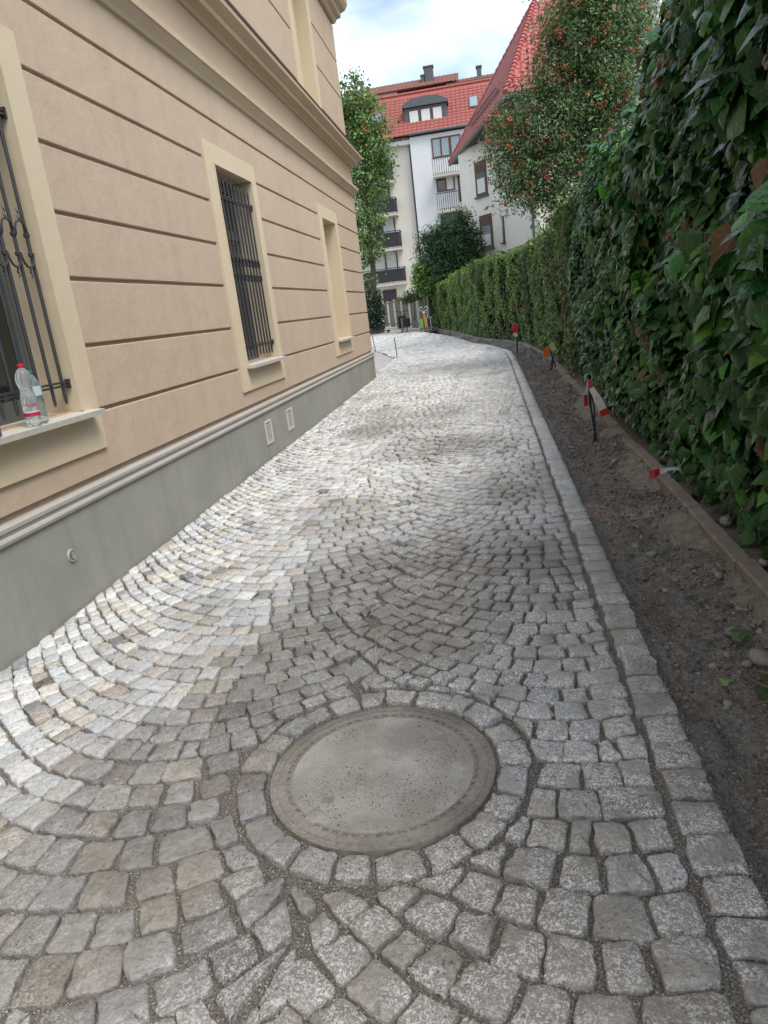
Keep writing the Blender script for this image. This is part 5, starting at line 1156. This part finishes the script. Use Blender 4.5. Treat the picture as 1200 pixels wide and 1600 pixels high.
# ------------------------------------------------------------------ marker rods, cables and barrier tape
M['rod'] = mat('rusty_rod', (.07, .05, .045), .7); M['cable'] = mat('black_cable', (.018, .018, .02), .45)
M['tred'] = mat('tape_red', (.50, .025, .03), .45); M['twhite'] = mat('tape_white', (.68, .66, .64), .5); M['tor'] = mat('tape_orange', (.75, .16, .03), .5); M['tyel'] = mat('tape_yellow_green', (.45, .5, .22), .5)
def rod(base, h, r, label, tip=None, lean=(0, 0)):
    e = empty('marker_rod', tuple(base), label=label, cat='marker rod', group='thin marker rods along the alley')
    MB().tube([(0, 0, -.1), (lean[0] / 2, lean[1] / 2, h / 2), (lean[0], lean[1], h)], r, 6).build('rod', M['rod'], e)
    if tip: MB().tube([(lean[0], lean[1], h), (lean[0], lean[1], h + .05)], r * 1.8, 6).build('tip', M[tip], e)
def gp(px, py, Y): q = at(px, py, Y); q[2] = gz(Y); return q
rod(gp(621, 561, 21.3), .62, .014, 'thin dark rod standing alone in the paving near the corner', None, (-.02, 0))
rod(gp(587, 548, 26.0), .75, .014, 'thin rod with red tip nearest the corner of the beige building', 'tred', (-.08, 0))
rod(gp(704, 524, 31.0), .92, .018, 'thin rod with orange-red tip in front of the far hedge', 'tred', (-.01, 0))
rod(gp(783, 543, 23.3), .32, .012, 'short thin rod at the foot of the hedge by the bend', None, (.0, 0))
# tape strips
def strip(name, pts, wv, segs, parent, off=(0, 0, 0)):
    """ribbon along pts (world) with width vectors; segs = [(material, i0, i1)]"""
    pts = [np.array(p, float) for p in pts]
    for (mt, i0, i1) in segs:
        V = []; 
        for i in range(i0, i1 + 1):
            wvi = np.array(wv[i] if isinstance(wv[0], (list, tuple, np.ndarray)) else wv, float); V += [pts[i] - wvi / 2, pts[i] + wvi / 2]
        n_ = i1 - i0; m = MB().add(V, [(2 * k, 2 * k + 1, 2 * k + 3, 2 * k + 2) for k in range(n_)]); o = m.build(name, M[mt]); origin_parent(o, parent)
def cables(label, base, tops, r=.008, grp='black cables rising from the trench'):
    e = empty('cable_bundle', tuple(base), label=label, cat='cables', group=grp)
    for tp in tops: origin_parent(MB().tube(tp, r, 7).build('cable', M['cable'], smooth=True), e)
    return e
# near bundle with tape (Y about 8)
Yc = 7.55
def cp_(px, py, dy=0): return at(px, py, Yc + dy)
b0 = cp_(926, 724); 
cables('tall black cable bundle with red and white tape tied at its top', b0, [[cp_(919, 728), cp_(927, 700, .02), cp_(930, 665, .04), cp_(921, 630), cp_(920, 604)], [cp_(932, 724, .03), cp_(934, 704, .05), cp_(929, 668), cp_(929, 640), cp_(921, 600, .02)], [cp_(922, 727, .05), cp_(928, 708, .04), cp_(932, 690, .02), cp_(924, 645, .04), cp_(922, 607, .03)]], .0085)
tp = empty('barrier_tape', tuple(cp_(921, 595)), label='red and white barrier tape folded over the top of the tall cable bundle', cat='barrier tape', group='red and white tape tags')
P1 = [cp_(921, 594, -.03), cp_(924, 606, -.04), cp_(931, 618, -.05), cp_(938, 632, -.06), cp_(942, 640, -.055), cp_(946, 649, -.05)]
wv_ = [(.035, 0, .012), (.05, .01, .02), (.062, .01, .025), (.075, .01, .03), (.078, .01, .03), (.080, .01, .03)]
strip('tape_section', P1, wv_, [('tred', 0, 1), ('twhite', 1, 4), ('tred', 4, 5)], tp)
P2 = [cp_(920, 594, -.03), cp_(917, 605, -.035), cp_(915, 617, -.04), cp_(916, 634, -.04)]
strip('tape_section', P2, [(.03, 0, 0), (.035, .02, 0), (.04, .02, 0), (.04, .02, .01)], [('twhite', 0, 2), ('tred', 2, 3)], tp)
q = cp_(933, 622, -.062)
origin_parent(MB().tube([q + [-.016, 0, 0], q + [0, -.002, .018], q + [.016, 0, 0], q + [0, -.002, -.018], q + [-.016, 0, 0]], .0022, 4).build('printed_mark', M['cable']), tp)
# tape on the kerb
Yk = 5.35
tk = empty('barrier_tape', tuple(at(1040, 738, Yk)), label='red and white barrier tape lying across the kerb below the ivy', cat='barrier tape', group='red and white tape tags')
PK = [at(1014, 742, Yk - .0), at(1023, 740, Yk - .0), at(1031, 737, Yk + .02), at(1043, 733, Yk + .05), at(1055, 732, Yk + .08), at(1064, 734, Yk + .1), at(1067, 740, Yk + .1)]
strip('tape_section', PK, [(.0, .02, .055), (0, .02, .055), (0, .02, .045), (0, .02, .02), (0, .02, .018), (.01, .02, .02), (.03, .01, .0)], [('tred', 0, 2), ('twhite', 2, 6)], tk)
# third cable bundle with orange ribbon, further on
Yc = 14.2
cables('short black cable bundle with orange and yellow ribbon by the hedge foot', cp_(860, 588), [[cp_(857, 592), cp_(863, 575), cp_(864, 560), cp_(859, 546)], [cp_(867, 590, .1), cp_(868, 572, .1), cp_(862, 556), cp_(860, 545)], [cp_(851, 590, .1), cp_(860, 576, .1), cp_(863, 560), cp_(861, 545)]], .013)
to = empty('barrier_tape', tuple(cp_(858, 545)), label='orange and pale yellow ribbon tied on the short cable bundle', cat='barrier tape')
strip('tape_section', [cp_(858, 540, -.05), cp_(853, 546, -.06), cp_(854, 558, -.06)], (.10, .02, .02), [('tor', 0, 2)], to); strip('tape_section', [cp_(862, 536, -.05), cp_(863, 541, -.06), cp_(866, 548, -.06)], (.10, .02, .02), [('tyel', 0, 2)], to)
# red flag on a stick
Yc = 19.5
b0 = cp_(808, 556); fe = empty('flagged_stake', tuple(b0), label='dark stake with red and white tape on top where the alley bends', cat='stake')
origin_parent(MB().tube([cp_(808, 560), cp_(808, 530), cp_(806, 512)], .022, 6).build('stake', M['cable']), fe)
tf = empty('barrier_tape', tuple(cp_(805, 508)), label='crumpled red tape with white end on the dark stake at the bend', cat='barrier tape', group='red and white tape tags')
strip('tape_section', [cp_(806, 505, -.03), cp_(804, 512, -.06), cp_(805, 520, -.06), cp_(806, 526, -.05)], [(.10, .02, 0), (.14, .02, 0), (.12, .02, 0), (.10, .02, .0)], [('tred', 0, 2), ('twhite', 2, 3)], tf)
# fallen leaves on the trench
for i, (x, y, s_, c_, lb) in enumerate(((.96, 3.05, .09, (.08, .13, .05), 'large green fallen leaf lying across a stone in the trench'), (.84, 2.70, .05, (.16, .26, .06), 'small bright green leaf lying on the dark soil'), (.98, 2.05, .045, (.06, .11, .05), 'dull green leaf lying on the sandy soil near the right edge'), (.93, 2.62, .08, (.10, .14, .06), 'pale green leaf among roots at the trench side'), (1.0, 2.72, .05, (.09, .12, .05), 'olive leaf beside the roots in the trench'), (.74, 6.0, .03, (.4, .36, .2), 'tiny pale straw leaf on the soil further along the trench'))):
    o = leaf_obj('fallen_leaf', np.array([[0., 0, 0]]), np.array([[.1 * i - .2, -.2, 1.]]), np.array([[math.cos(i * 2.2), math.sin(i * 2.2), .1]]), np.array([s_]), np.array([c_]), M['ivy'], None, IVY, IVYF, label=lb, cat='leaf'); o.location = (x, y, gz(y) - .015 + (.03 if i == 0 else 0))
rt = empty('exposed_root', (.98, 2.6, gz(2.6)), label='thin brown root curling out of the soil in the trench', cat='root')
for pts in ([(.86, 2.52, .0), (.92, 2.50, .03), (1.0, 2.52, .04), (1.07, 2.6, .03), (1.09, 2.72, 0)], [(.9, 2.75, -.01), (.95, 2.62, .02), (1.0, 2.54, .03)]): origin_parent(MB().tube([(x, y, z + gz(y) - .01) for x, y, z in pts], .0055, 6).build('root', M['stem'], smooth=True), rt)
